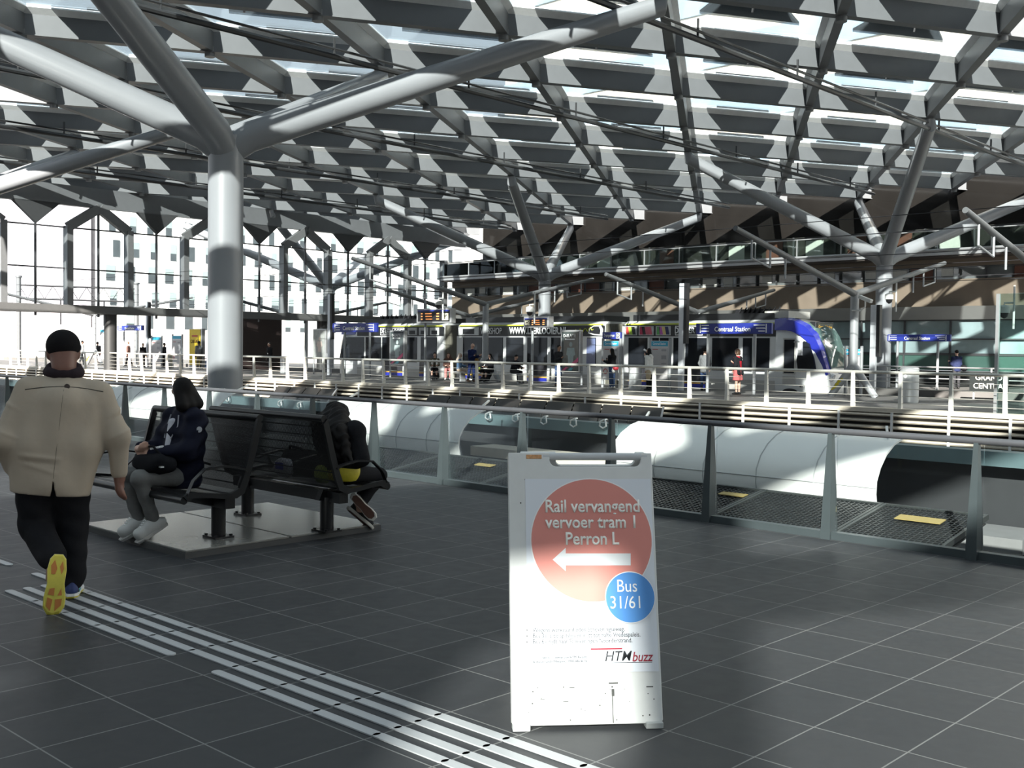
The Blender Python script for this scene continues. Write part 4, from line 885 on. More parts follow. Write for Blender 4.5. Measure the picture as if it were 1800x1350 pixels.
# cameras
cam_m = mat('camera_white', (.6, .6, .58), .4)
def dome(px, py, a, label, pole=True):
    b, z = on_a(px, py, a); t = thing('dome_camera', label, 'camera', W(a, b, z), ROT, 'white dome cameras')
    mb = MB(); mb.tube([(0, 0, .02), (0, 0, .22), (0, 0, .27)], [.17, .17, .08], 16); mb.build('housing', cam_m, t, smooth=True)
    mb = MB(); mb.tube([(0, 0, .02), (0, 0, -.1), (0, 0, -.16)], [.14, .11, .03], 16); mb.build('dome', black, t, smooth=True)
    mb = MB(); mb.tube([(0, 0, .25), (0, 0, .34), (.3, 0, .34)], .03, 8); mb.tube([(.3, 0, .9), (.3, 0, -.5)], .035, 8); mb.build('bracket', cam_m, t)
dome(1563, 527, 43.5, 'dome camera in front of the big grey column at right'); dome(1765, 551, 36, 'dome camera hanging from the mast arm at the right edge'); dome(771, 537, 34.4, 'dome camera above the left departure board'); dome(931, 549, 35.2, 'dome camera above the right departure board')
b, z = on_a(1521, 527, 36.4); t = thing('bullet_camera', 'white bullet camera on a bent arm of the striped mast', 'camera', W(36.4, b, z), ROT)
mb = MB(); mb.bar((-.22, 0, .12), (.28, -.1, -.07), .17, .13); mb.build('housing', cam_m, t, bevel=.02); mb = MB(); mb.tube([(.0, 0, -.02), (.0, 0, -.25), (-.15, 0, -.38), (-.5, 0, -.38)], .03, 8); mb.build('arm', cam_m, t, smooth=True)
# platform seats (grey) used by the waiting people
def seat_row(px0, px1, a, label):
    b0, b1 = bx(px0, a), bx(px1, a); t = thing('platform_bench', label, 'bench', W(a, (b0+b1)/2, 0), ROT, 'grey platform seats'); w = b1-b0
    mb = MB(); mb.box((0, 0, .45), (w, .42, .04)); mb.build('seat', alu, t, bevel=.01); 
    for s in (-1, 1): mb = MB(); mb.box((s*w*.38, 0, .215), (.1, .3, .43)); mb.build('leg', mast_m, t)
seat_row(752, 822, 35.6, 'long grey seat under the two seated women in headscarves'); seat_row(843, 925, 35.6, 'long grey seat under the two seated figures in black')
# right end: glass screen, round disc, shop lettering
t = thing('glass_screen', 'glass partition with steel frame at the right end of the railing', 'screen', W(29.2, bx(1752, 29.2), 0), ROT)
mb = MB(); mb.box((2.5, 0, 1.6), (5, .03, 3.2)); mb.build('pane', glass('screen_glass', (.72, .82, .80), .14), t); mb = MB()
for x in (0, 1.4, 3.6): mb.box((x, 0, 1.6), (.08, .1, 3.2))
mb.build('frame', alu, t); mb = MB(); mb.tube([(2.1, -.06, .55), (2.1, -.02, .55)], .62, 40); d_ = mb.build('round_panel', mat('round_blue', (.22, .28, .32), .3), t); mb = MB(); mb.tube([(2.1+.64*math.cos(q), -.08, .55+.64*math.sin(q)) for q in np.linspace(0, 2*PI, 33)], .04, 8); mb.build('ring', alu, d_)
b, z = on_a(1737, 672, 44); t = thing('shop_sign', 'pale GRAND CENTRAL lettering on dark shop front at right', 'sign', W(44, b, z), ROT)
mb = MB(); mb.box((0, .08, 0), (1.5, .06, .8)); mb.build('board', mat('shop_dark', (.015, .018, .018), .4), t); text('GRAND', .3, mat('shop_cream', (.6, .6, .56), .5), 'lettering', t, (0, .04, .17), bold=.02); text('CENTRAL', .3, _mats['shop_cream'], 'lettering', t, (.05, .04, -.17), bold=.02)
mb = MB(); mb.tube([(-.6, .12, -1.2), (-.6, .12, .3)], .04, 8); mb.build('post', mast_m, t); mb = MB(); mb.tube([(.6, .12, -1.2), (.6, .12, .3)], .04, 8); mb.build('post', mast_m, t)
# lean rail along the far platform
t = thing('far_handrail', 'grey handrail on posts along the far platform at right', 'railing', W(47, bx(1640, 47), 0), ROT)
mb = MB(); mb.tube([(-9, 0, 1.0), (14, 0, 1.0)], .035, 8); mb.tube([(-9, 0, .5), (14, 0, .5)], .025, 8); mb.build('rail', alu, t)
for k in range(11): mb = MB(); mb.tube([(-9+k*2.3, 0, 0), (-9+k*2.3, 0, 1)], .04, 8); mb.build('post', alu, t)
# ================================================================ people: smooth solid figures grown from tapered limbs
class SDF:
    def __init__(s, k=.03): s.p = []; s.k = k; s.clips = []; s.cuts = []; s.disp = None
    def cone(s, a, b, r1, r2=None, m=0): s.p.append(('c', np.array(a, float), np.array(b, float), r1, r1 if r2 is None else r2, m)); return s
    def ell(s, c, r, m=0, R3=None): s.p.append(('e', np.array(c, float), np.array(r, float), R3, None, m)); return s
    def clip(s, n, d): s.clips.append((np.array(n, float), d)); return s          # keep n.p <= d
    def cut(s, pts_n_d): s.cuts.append([(np.array(n, float), d) for n, d in pts_n_d]); return s
    def prim(s, q, P):
        if q[0] == 'c':
            a, b, r1, r2 = q[1:5]; ba = b-a; L2 = ba@ba+1e-9; h = np.clip(((P-a)@ba)/L2, 0, 1)
            return np.linalg.norm(P-a-h[..., None]*ba, axis=-1)-(r1+(r2-r1)*h)
        c, r, R3 = q[1:4]; d = P-c
        if R3 is not None: d = d@R3
        k0 = np.linalg.norm(d/r, axis=-1); k1 = np.linalg.norm(d/(r*r), axis=-1)+1e-9; return k0*(k0-1)/k1
    def bbox(s, q):
        if q[0] == 'c': r = max(q[3], q[4]); return np.minimum(q[1], q[2])-r, np.maximum(q[1], q[2])+r
        r = q[2] if q[3] is None else np.full(3, q[2].max()); return q[1]-r, q[1]+r
    def mesh(s, name, h, mats, parent, smooth=True):
        bb = [s.bbox(q) for q in s.p]; lo = np.min([b[0] for b in bb], 0)-3*h-s.k; hi = np.max([b[1] for b in bb], 0)+3*h+s.k
        n = np.ceil((hi-lo)/h).astype(int)+1; ax = [lo[i]+h*np.arange(n[i]) for i in range(3)]; D = np.full(n, .4, np.float32); k = s.k; mg = k*1.6+2*h
        for q, (l, u) in zip(s.p, bb):
            i0 = np.maximum(0, np.floor((l-mg-lo)/h).astype(int)); i1 = np.minimum(n, np.ceil((u+mg-lo)/h).astype(int)+1)
            P = np.stack(np.meshgrid(*[ax[i][i0[i]:i1[i]] for i in range(3)], indexing='ij'), -1); d = s.prim(q, P)
            sl = tuple(slice(i0[i], i1[i]) for i in range(3)); o = D[sl]; hh = np.maximum(k-np.abs(o-d), 0)/k; D[sl] = np.minimum(o, d)-hh*hh*k*.25
        G = None
        if s.disp or s.clips or s.cuts:
            P = np.stack(np.meshgrid(*ax, indexing='ij'), -1)
            if s.disp: D = D+s.disp(P).astype(np.float32)
            for nn, d in s.clips: D = np.maximum(D, P@nn-d)
            for c in s.cuts: D = np.maximum(D, -np.max([P@nn-d for nn, d in c], 0))
        I = D < 0; c = I[:-1, :-1, :-1].astype(np.int8)*0; acc = np.zeros(c.shape+(3,)); cnt = np.zeros(c.shape)
        sh = lambda A, i, j, l: A[i:A.shape[0]-1+i, j:A.shape[1]-1+j, l:A.shape[2]-1+l]
        cor = [(i, j, l) for i in (0, 1) for j in (0, 1) for l in (0, 1)]
        for a in cor:
            for ax_ in range(3):
                if a[ax_]: continue
                b = list(a); b[ax_] = 1; va, vb = sh(D, *a), sh(D, *b); x = (va < 0) != (vb < 0)
                t = np.where(x, va/np.where(x, va-vb, 1), 0)
                for e in range(3): acc[..., e] += np.where(x, a[e]+(t if e == ax_ else 0), 0)
                cnt += x
        act = cnt > 0; idx = -np.ones(act.shape, int); idx[act] = np.arange(act.sum()); cell = np.argwhere(act); V = lo+h*(cell+acc[act]/cnt[act][:, None]); F = []
        for ax_ in range(3):
            b = [0, 0, 0]; b[ax_] = 1; A = D[:D.shape[0]-b[0], :D.shape[1]-b[1], :D.shape[2]-b[2]]; B = D[b[0]:, b[1]:, b[2]:]; e = np.argwhere((A < 0) != (B < 0)); e = e[np.all([e[:, i] > 0 for i in range(3) if i != ax_], 0)]
            u, v = [(1, 2), (2, 0), (0, 1)][ax_]; U = np.eye(3, dtype=int)[u]; Vv = np.eye(3, dtype=int)[v]
            qd = np.stack([idx[tuple((e-U-Vv).T)], idx[tuple((e-Vv).T)], idx[tuple(e.T)], idx[tuple((e-U).T)]], 1); fl = A[tuple(e.T)] < 0
            F.append(np.where(fl[:, None], qd, qd[:, ::-1]))
        F = np.concatenate(F); me = bpy.data.meshes.new(name); me.from_pydata(V.tolist(), [], F.tolist())
        for m in (mats if isinstance(mats, (list, tuple)) else [mats]): me.materials.append(m)
        if isinstance(mats, (list, tuple)) and len(mats) > 1:
            cen = V[F].mean(1); best = np.full(len(F), 9.); mi = np.zeros(len(F), int)
            for q in s.p: d = s.prim(q, cen); w = d < best; best[w] = d[w]; mi[w] = q[5]
            me.polygons.foreach_set('material_index', mi.astype(np.int32))
        me.polygons.foreach_set('use_smooth', [True]*len(me.polygons)); o = bpy.data.objects.new(name, me); C.objects.link(o); o.parent = parent; return o
V3 = lambda *a: np.array(a, float)
def nrm(v): v = np.array(v, float); return v/np.linalg.norm(v)
eye_m = mat('eye_dark', (.02, .015, .012), .3); lip_m = mat('lip', (.35, .13, .11), .5)
def skin(name, c): return mat('skin_'+name, c, .5, 0, .08, 30)
SK = dict(light=skin('light', (.52, .32, .24)), tan=skin('tan', (.36, .20, .13)), brown=skin('brown', (.20, .10, .065)), dark=skin('deep', (.06, .032, .022)))
def fab(name, c, rough=.85): return mat('cloth_'+name, c, rough, 0, .18, 25, bump=.15, spec=.1)
def joints(H=1.72, pelvis=(0, 0, .95), torso=(0, .03, 1), lat=(1, 0, 0), arms=None, legs=None, head=(0, .1, 1), look=(0, 1, 0), feet=None):
    s = H/1.75; J = {}; P = V3(*pelvis)*V3(1, 1, 1); T = nrm(torso); X = nrm(V3(*lat)); J['P'] = P; J['T'] = T; J['X'] = X
    J['ch'] = P+T*.33*s; J['nb'] = P+T*.515*s; J['hd'] = J['nb']+nrm(head)*.185*s; J['lk'] = nrm(look); J['s'] = s
    arms = arms or {}; legs = legs or {}; feet = feet or {}
    for k, q in (('L', -1), ('R', 1)):
        J['sh'+k] = P+T*.45*s+X*q*.17*s; ua, fa = arms.get(k, ((q*.12, 0, -1), (q*.05, .15, -1))); J['el'+k] = J['sh'+k]+nrm(ua)*.28*s; J['wr'+k] = J['el'+k]+nrm(fa)*.25*s; J['fa'+k] = nrm(fa)
        J['hp'+k] = P+X*q*.085*s+V3(0, 0, -.02); th, sn = legs.get(k, ((q*.02, 0, -1), (0, -.02, -1))); J['kn'+k] = J['hp'+k]+nrm(th)*.42*s; J['an'+k] = J['kn'+k]+nrm(sn)*.42*s; J['ft'+k] = nrm(feet.get(k, (q*.15, 1, -.28)))
    return J
def hand(S, w, d, s, side, m=0, grip=.5, up=V3(0, 0, 1), rf=.0085):
    d = nrm(d); n = np.cross(d, up); n = nrm(n) if np.linalg.norm(n) > .2 else V3(1, 0, 0); v = np.cross(n, d)     # n across the palm, v its normal
    S.cone(w, w+d*.03*s, .024*s, .024*s, m)
    for i, o in enumerate((-.027, -.009, .009, .027)):
        b = w+d*(.088-.004*abs(i-1.4))*s+n*o*s; S.cone(w+d*.02*s+n*o*.6*s, b, .017*s, .0125*s, m); L = (.062, .072, .068, .052)[i]*s
        e = b+nrm(d*(1-grip*.5)+v*grip)*L*.5; S.cone(b, e, rf*1.1, rf, m); S.cone(e, e+nrm(d*(1-grip)+v*grip*1.5)*L*.5, rf, rf*.85, m)
    t0 = w+d*.025*s-n*side*.02*s; t1 = t0-n*side*.034*s+d*.03*s+v*.012*s; S.cone(t0, t1, .015*s, .011, m); S.cone(t1, t1+nrm(d+v*.4)*.034*s, .0105, .0085, m)
def head_prims(S, J, face=True):
    s = J['s']; c = J['hd']; f = J['lk']; u = nrm(J['hd']-J['nb']); u = nrm(u-f*(u@f)) if abs(u@f) < .95 else V3(0, 0, 1); r = np.cross(f, u); B = np.stack([r, f, u], 1)
    S.ell(c+u*.02*s, V3(.073, .092, .095)*s, 0, B); S.ell(c-u*.045*s+f*.022*s, V3(.054, .068, .07)*s, 0, B)
    S.cone(J['nb']-J['T']*.03*s, c-u*.05*s-f*.015*s, .058*s, .05*s)
    for q in (-1, 1): S.ell(c+r*q*.075*s-f*.005*s-u*.01*s, V3(.012, .022, .033)*s, 0, B)
    S.cone(c+f*.085*s+u*.01*s, c+f*.104*s-u*.028*s, .008*s, .013*s)
    if face:
        for q in (-1, 1): S.ell(c+f*.081*s+r*q*.031*s+u*.008*s, V3(.014, .009, .008)*s, 1, B); S.cone(c+f*.083*s+r*q*.016*s+u*.026*s, c+f*.077*s+r*q*.045*s+u*.026*s, .006*s)
        S.ell(c+f*.083*s-u*.062*s, V3(.022, .008, .008)*s, 2, B)
    return c, f, u, r, B
def body(J, sk, parent, h=.013, fat=1., grip=(.5, .5), k=.025):
    S = SDF(k); s = J['s']; head_prims(S, J); S.cone(J['P']-J['X']*.05, J['P']+J['X']*.05, .105*s*fat); S.cone(J['P'], J['ch'], .115*s*fat, .12*s*fat)
    for q, d in (('L', -1), ('R', 1)):
        S.cone(J['P']+J['X']*d*.05, J['ch']+J['X']*d*.075*s, .09*s*fat, .09*s); S.cone(J['ch']+J['X']*d*.03, J['sh'+q], .09*s, .055*s); S.cone(J['ch']+J['T']*.1*s, J['nb'], .08*s, .055*s)
        S.cone(J['sh'+q], J['el'+q], .047*s, .038*s); S.cone(J['el'+q], J['wr'+q], .038*s, .025*s); hand(S, J['wr'+q], J['fa'+q], s, d, 0, grip[0 if q == 'L' else 1])
        S.cone(J['hp'+q], J['kn'+q], .082*s*fat, .052*s); S.cone(J['kn'+q], J['kn'+q]+(J['an'+q]-J['kn'+q])*.35, .05*s, .053*s); S.cone(J['kn'+q]+(J['an'+q]-J['kn'+q])*.3, J['an'+q], .053*s, .034*s)
        S.cone(J['an'+q]-J['ft'+q]*.04*s-V3(0, 0, .03*s), J['an'+q]+J['ft'+q]*.15*s-V3(0, 0, .012), .036*s, .028*s)
    return S.mesh('body', h, [sk, eye_m, lip_m], parent)
def top(J, m, parent, name='jacket', t=.02, hem=.10, flare=.0, h=.018, fat=1., sleeves=1., clipz=None, k=.04):
    S = SDF(k); s = J['s']; P0_ = J['P']-J['T']*max(0, hem-.08)
    for q, d in (('L', -1), ('R', 1)):
        S.cone(P0_+J['X']*d*(.06+flare), J['ch']+J['X']*d*.08*s, .095*s*fat+t+flare, .095*s*fat+t); S.cone(J['ch']+J['X']*d*.03, J['sh'+q], .09*s+t, .058*s+t)
        S.cone(J['sh'+q], J['el'+q], .05*s+t, .044*s+t); e = J['el'+q]+(J['wr'+q]-J['el'+q])*sleeves
        if sleeves > 0: S.cone(J['el'+q], e, .042*s+t, .032*s+t)
    S.cone(P0_, J['ch'], .115*s*fat+t, .12*s*fat+t); S.cone(J['ch']+J['T']*.1*s, J['nb']-J['T']*.01, .08*s+t, .062*s+t*.6)
    S.disp = lambda P: .004*np.sin(P[..., 2]*43+P[..., 0]*17)*np.sin(P[..., 0]*31+P[..., 1]*23)
    S.clip(-J['T'], -(J['P']-J['T']*hem)@J['T']) if clipz is None else S.clip((0, 0, -1), -clipz)
    return S.mesh(name, h, m, parent)
def trousers(J, m, parent, t=.016, h=.018, fat=1., name='trousers', upto=.96, top_z=None):
    S = SDF(.03); s = J['s']
    if top_z: S.clip((0, 0, 1), top_z)
    S.cone(J['P']-J['X']*.05, J['P']+J['X']*.05, .105*s*fat+t); S.cone(J['P'], J['P']+J['T']*.08, .108*s*fat+t)
    for q in 'LR':
        S.cone(J['hp'+q], J['kn'+q], .085*s*fat+t, .056*s+t); S.cone(J['kn'+q], J['kn'+q]+(J['an'+q]-J['kn'+q])*upto, .056*s+t, .042*s+t)
    S.disp = lambda P: .003*np.sin(P[..., 2]*50+P[..., 0]*27)
    return S.mesh(name, h, m, parent)
def skirt(J, m, parent, L=.45, r1=.25, h=.02, name='skirt', end=None):
    S = SDF(.05); e = end if end is not None else J['P']-V3(0, 0, L)
    for d in (-1, 1): S.cone(J['P']+J['X']*d*.06+V3(0, 0, .03), V3(*e)+J['X']*d*.09, .12, r1-.1)
    for q in 'LR': S.cone(J['hp'+q], J['kn'+q], .10, .09)
    S.disp = lambda P: .006*np.sin(np.arctan2(P[..., 1]-J['P'][1], P[..., 0]-J['P'][0])*14); S.clip((0, 0, -1), -(e[2]))
    return S.mesh(name, h, m, parent)
def shoes(J, m, parent, h=.013, t=.012):
    s = J['s']; out = []
    for q in 'LR':
        S = SDF(.02); a = J['an'+q]; f = J['ft'+q]; S.cone(a-f*.045*s-V3(0, 0, .03*s), a+f*.155*s-V3(0, 0, .010), .036*s+t, .029*s+t*.7); S.cone(a-V3(0, 0, .01), a+f*.05, .04*s+t*.5, .03*s+t)
        out.append(S.mesh('shoe', h, m, parent))
    return out
def hair(J, m, parent, style='short', h=.014):
    S = SDF(.03); s = J['s']; c = J['hd']; f = J['lk']; u = nrm(J['hd']-J['nb']); u = nrm(u-f*(u@f)); r = np.cross(f, u); B = np.stack([r, f, u], 1)
    S.ell(c+u*.032*s-f*.012*s, V3(.082, .095, .095)*s, 0, B)
    if style in ('long', 'bob', 'veil'):
        L = {'long': .36, 'bob': .115, 'veil': .24}[style]
        for d in (-1, 0, 1): S.cone(c+r*d*.05*s-f*.03*s, c+r*d*.075*s-f*.06*s-u*L*s, .05*s, .055*s if style != 'veil' else .11*s)
        if style == 'veil': S.cone(c-u*.09*s+f*.02*s, c-u*.22*s, .08*s, .15*s)
    if style == 'curly':
        for i in range(14): a = i*2.4; S.ell(c+r*.075*s*math.cos(a)-f*(.02+.05*abs(math.sin(a)))*s+u*(.05-.012*i)*s, V3(.04, .04, .04)*s)
    if style == 'bun': S.ell(c+u*.10*s-f*.09*s, V3(.045, .045, .045)*s)
    # keep the face free
    S.cut([(-f, -(c@f)-.030*s), (u, c@u+.055*s), (r, c@r+.066*s), (-r, -(c@r)+.066*s)])
    return S.mesh('hair' if style != 'veil' else 'headscarf', h, m, parent)
HD = dict(L=ROT+PI/2, R=ROT-PI/2, T=ROT+PI, A=ROT, LT=ROT+PI*.75, RT=ROT-PI*.75, LA=ROT+PI*.25, RA=ROT-PI*.25)
def person(label, px, a, heading, H=1.72, py=660, group='people waiting on the far platform'):
    b = bx(px, a, py); return thing('person', label, 'person', W(a, b, 0), HD[heading] if isinstance(heading, str) else heading, group)
c_black = fab('black', (.012, .012, .014)); c_navy = fab('navy', (.018, .024, .06)); c_suit = fab('suit_blue', (.012, .02, .07)); c_grey = fab('grey', (.14, .145, .15)); c_white = fab('white', (.68, .67, .64)); c_jean = fab('denim', (.05, .08, .16)); c_pink = fab('pink', (.42, .17, .16)); c_red = fab('red', (.28, .015, .025)); c_beige = fab('beige', (.48, .38, .30)); c_brown = fab('brown', (.10, .055, .045)); c_check = fab('check_red', (.38, .10, .10)); c_black2 = fab('charcoal', (.03, .03, .033)); hair_b = mat('hair_black', (.006, .005, .005), .7, 0, .3, 40, spec=.2); hair_br = mat('hair_brown', (.10, .05, .025), .5, 0, .4, 40); shoe_w = mat('shoe_white', (.62, .61, .58), .5); shoe_b = mat('shoe_black', (.012, .012, .012), .4); shoe_br = mat('shoe_brown', (.16, .08, .04), .5)
FL = ((-.1, .12, -1), (0, 1, .35)); FR = ((.1, .12, -1), (-.15, 1, .35))
def standing(label, px, a, hd, sk, top_m, leg_m, shoe_m, hair_m, hs='short', H=1.72, arms=None, hem=.12, fat=1., py=660, step=0., look=None, sk2=None, group='people waiting on the far platform', headv=(0, .1, 1)):
    t = person(label, px, a, hd, H, py, group); s = H/1.75
    legs = {'L': ((-.03, step, -1), (0, step-.06 if step else -.02, -1)), 'R': ((.03, -step, -1), (0, -step-.25*abs(step)*2 if step else -.02, -1))}
    J = joints(H, (0, 0, .935*s), (0, .04, 1), arms=arms, legs=legs, look=look or (0, 1, -.1), head=headv); body(J, SK[sk], t)
    if top_m: top(J, top_m, t, hem=hem, fat=fat)
    if leg_m: trousers(J, leg_m, t)
    shoes(J, shoe_m, t); 
    if hair_m: hair(J, hair_m, t, hs)
    return t, J
def seated(label, px, a, hd, sk, top_m, leg_m, shoe_m, hair_m, hs='short', H=1.66, arms=None, lean=.05, py=660, tuck=0., look=None, skirt_m=None, group='people seated on the far platform'):
    t = person(label, px, a, hd, H, py, group); s = H/1.75
    legs = {'L': ((-.08, 1, -.06), (0, .1-tuck, -1)), 'R': ((.08, 1, -.06), (0, .16-tuck, -1))}
    J = joints(H, (0, 0, .575), (0, lean, 1), arms=arms or {'L': ((-.15, .3, -1), (.3, 1, -.1)), 'R': ((.15, .3, -1), (-.3, 1, -.1))}, legs=legs, look=look or (0, 1, -.15))
    for q in 'LR': J['an'+q][2] = max(J['an'+q][2], .08)
    body(J, SK[sk], t); top(J, top_m, t, hem=.06)
    if skirt_m: skirt(J, skirt_m, t, end=V3(0, .40, .10), r1=.26)
    else: trousers(J, leg_m, t)
    shoes(J, shoe_m, t)
    if hair_m: hair(J, hair_m, t, hs)
    return t, J
def carry(t, name, m, c, r, seed=1, label=None):
    o = blob(name, m, c, r, seed, n=12).build(name, m, t, smooth=True)
    if label: o['label'] = label
    return o
phone_m = mat('phone_black', (.02, .02, .022), .2)
def phone(t, J, q='R'):
    w = J['wr'+q]+J['fa'+q]*.12; mb = MB(); mb.box(tuple(w+V3(0, .02, .03)), (.075, .012, .15)); mb.build('phone', phone_m, t)
# --- on the platform in front of the tram
t, J = standing('bald man in a blue suit reading his phone beside the pale mast', 829, 35.3, 'R', 'light', c_suit, c_suit, shoe_br, None, H=1.82, arms={'L': FL, 'R': FR}, step=.12, look=(0, 1, -.35)); phone(t, J)
carry(t, 'shoulder_bag', fab('bag_tan', (.30, .17, .06)), (-.1, .22, .95), (.06, .14, .17), 2)
t, J = seated('seated woman with hair bun and pale shawl, leftmost on the long grey seat', 764, 35.6, 'RT', 'light', fab('olive', (.10, .09, .06)), None, shoe_b, hair_b, 'bun', skirt_m=c_black)
S = SDF(.04)
for d in (-1, 1): S.cone(J['ch']+V3(d*.1, .09, .08), V3(d*.16, .28, .5), .05, .08)
S.mesh('shawl', .02, c_white, t)
seated('seated person in dark headscarf and pink coat', 788, 35.7, 'RT', 'light', c_brown, c_pink, shoe_w, c_brown, 'veil')
seated('seated person in beige headscarf and denim jacket', 807, 35.5, 'RA', 'light', fab('denim_light', (.10, .17, .28)), c_beige, shoe_w, fab('scarf_beige', (.50, .42, .36)), 'veil')
t, J = seated('seated figure in a full black robe and veil right of the mast', 862, 35.6, 'T', 'light', c_black, None, shoe_b, c_black, 'veil', skirt_m=c_black); carry(t, 'black_bag', cl_black, (.2, .42, .62), (.14, .08, .16), 3); mb = MB(); mb.box((.22, .51, .66), (.1, .01, .1)); mb.build('lime_tag', mat('lime_tag', (.5, .6, .08), .5), t)
t, J = seated('seated person in black leaning over a phone, left of the bag carrier', 902, 35.6, 'R', 'light', c_black, c_black2, shoe_b, hair_b, lean=.35, arms={'L': ((-.1, .5, -1), (.3, 1, -.1)), 'R': ((.1, .5, -1), (-.2, 1, -.1))}, look=(0, 1, -.6), tuck=.1); phone(t, J)
t, J = standing('man in black jacket carrying a yellow bag beside the poster case', 981, 35.2, 'R', 'tan', c_black2, c_jean, shoe_br, hair_b, H=1.78, arms={'L': ((-.1, -.2, -1), (0, -.05, -1)), 'R': FR})
mb = MB(); mb.loft([[(-.30, -.30-.06, z), (-.30, -.30+.2, z), (-.22, -.30+.2, z), (-.22, -.30-.06, z)] for z in (.22, .30)]+[[(-.29, -.28, z), (-.29, -.14, z), (-.23, -.14, z), (-.23, -.28, z)] for z in (.62, .74)]); o = mb.build('carrier_bag', mat('bag_yellow', (.75, .68, .02), .5), t); o['label'] = 'bright yellow carrier bag'
t, J = standing('woman with long dark hair and leather jacket holding a phone by the timetable', 1076, 34.9, 'L', 'light', c_black, c_jean, shoe_w, hair_b, 'long', H=1.66, arms={'L': FL, 'R': FR}, hem=.04); phone(t, J); carry(t, 'red_bag', mat('bag_red', (.30, .02, .03), .5), (-.02, -.18, .86), (.09, .13, .10), 4)
S = SDF(.03); S.cone(J['P'], J['P']+V3(0, 0, -.12), .14, .15); S.mesh('white_shirt', .018, c_white, t)
t, J = standing('woman in white hooded jacket drinking from a cup', 1141, 34.8, 'L', 'light', c_white, c_black, shoe_b, hair_b, 'bob', H=1.68, hem=.26, arms={'R': ((.1, .55, -.5), (-.35, .35, 1)), 'L': ((-.1, -.1, -1), (0, .1, -1))}, look=(0, 1, .2), fat=1.1)
w = J['hd']+J['lk']*.16; mb = MB(); mb.tube([w-V3(0, .04, .03), w+V3(0, .08, .03)], [.03, .04], 12); mb.build('cup', letter_white, t); carry(t, 'tote_bag', fab('tote', (.45, .36, .24)), (-.22, -.12, .62), (.05, .12, .2), 6); S = SDF(.03); S.cone(J['nb']-J['lk']*.07, J['nb']-J['lk']*.10-V3(0, 0, .08), .08, .06); S.mesh('hood', .018, c_white, t)
standing('person in grey coat half hidden behind a sign post', 1238, 36.6, 'A', 'light', c_grey, c_jean, shoe_b, hair_b, H=1.72, hem=.2, arms={'L': ((-.3, 0, -1), (.3, .3, -1)), 'R': ((.3, 0, -1), (-.3, .3, -1))})
t, J = standing('curly haired woman in red with checked skirt and open black coat', 1297, 34.6, 'L', 'light', c_red, None, shoe_b, hair_br, 'curly', H=1.70, arms={'R': ((.2, .1, -1), (-.4, .8, .35)), 'L': ((-.25, -.2, -1), (.3, .5, -.7))}, hem=.02); skirt(J, c_check, t, L=.38, r1=.24)
S = SDF(.04)
for q, d in (('L', -1), ('R', 1)):
    S.cone(J['P']+V3(d*.1, -.10, -.12), J['ch']+V3(d*.11, -.06, 0), .08, .07); S.cone(J['sh'+q], J['el'+q], .075, .07); S.cone(J['el'+q], J['el'+q]+(J['wr'+q]-J['el'+q])*.8, .07, .055); S.cone(J['ch']+V3(0, -.07, .05), J['sh'+q], .07, .075)
S.mesh('coat', .018, c_black, t)
t, J = standing('man in navy jacket with a black shoulder bag, far right beyond the tracks', 1681, 49.6, 'LA', 'light', c_navy, c_black2, shoe_b, hair_b, H=1.78, hem=.16, py=670, arms={'L': FL, 'R': FR}); carry(t, 'shoulder_bag', cl_black, (.28, -.12, .95), (.12, .2, .13), 7)
t, J = standing('man in open black coat and white shirt right of the thick column', 474, 36.2, 'T', 'dark', c_black, c_black2, shoe_b, hair_b, H=1.78, hem=.3, step=.12); S = SDF(.03); S.cone(J['ch']+V3(0, .07, -.16), J['nb']+V3(0, .035, -.05), .075, .045); S.mesh('shirt', .016, c_white, t)
t, J = standing('man in grey jacket with a dark backpack, just right of the walking man', 144, 35.2, 'A', 'brown', c_grey, c_grey, shoe_b, hair_b, H=1.8, step=.25); carry(t, 'backpack', c_navy, (0, -.2, 1.28), (.16, .09, .22), 8)
standing('dark clad person beside the far left pillar and info case', 172, 37.0, 'L', 'tan', c_black2, fab('maroon', (.14, .03, .03)), shoe_b, hair_b, H=1.72)
t, J = standing('person in brown coat walking below the small station sign', 226, 36.2, 'LT', 'light', c_brown, c_black2, shoe_b, hair_br, H=1.74, hem=.3, step=.22)
t, J = standing('dark clad person leaning at the lamp pillar, far left', 251, 36.0, 'R', 'tan', c_black, c_black, shoe_b, hair_b, H=1.66, hem=.2)
standing('dark figure just right of the far left timetable case', 288, 37.2, 'A', 'tan', c_black2, c_black2, shoe_b, hair_b, H=1.7)
t, J = standing('person in grey jacket standing before the yellow advert', 350, 36.1, 'L', 'dark', c_grey, fab('khaki', (.13, .12, .09)), shoe_w, hair_b, H=1.84, hem=.16)
seated('seated person with pale cap of hair, left of a pair near the dark stair block', 375, 36.2, 'LT', 'light', c_navy, c_jean, shoe_b, hair_br, lean=.2, H=1.68)
seated('seated person in dark jacket, right of a pair near the dark stair block', 386, 36.4, 'LT', 'light', c_black2, c_jean, shoe_b, hair_b, lean=.3, H=1.72)
seat_row(365, 398, 36.5, 'grey seat under the pair near the dark stair block')
# --- small bags at feet
# ================================================================ the three people near the camera
def rayhit(S, x, z, y0=-.6, y1=.4, n=400):
    P = np.stack([np.full(n, x), np.linspace(y0, y1, n), np.full(n, z)], -1); d = np.full(n, .4)
    for q in S.p: e = S.prim(q, P); hh = np.maximum(S.k-np.abs(d-e), 0)/S.k; d = np.minimum(d, e)-hh*hh*S.k*.25
    if S.disp: d = d+S.disp(P)
    i = np.argmax(d < 0); return float(P[i][1])
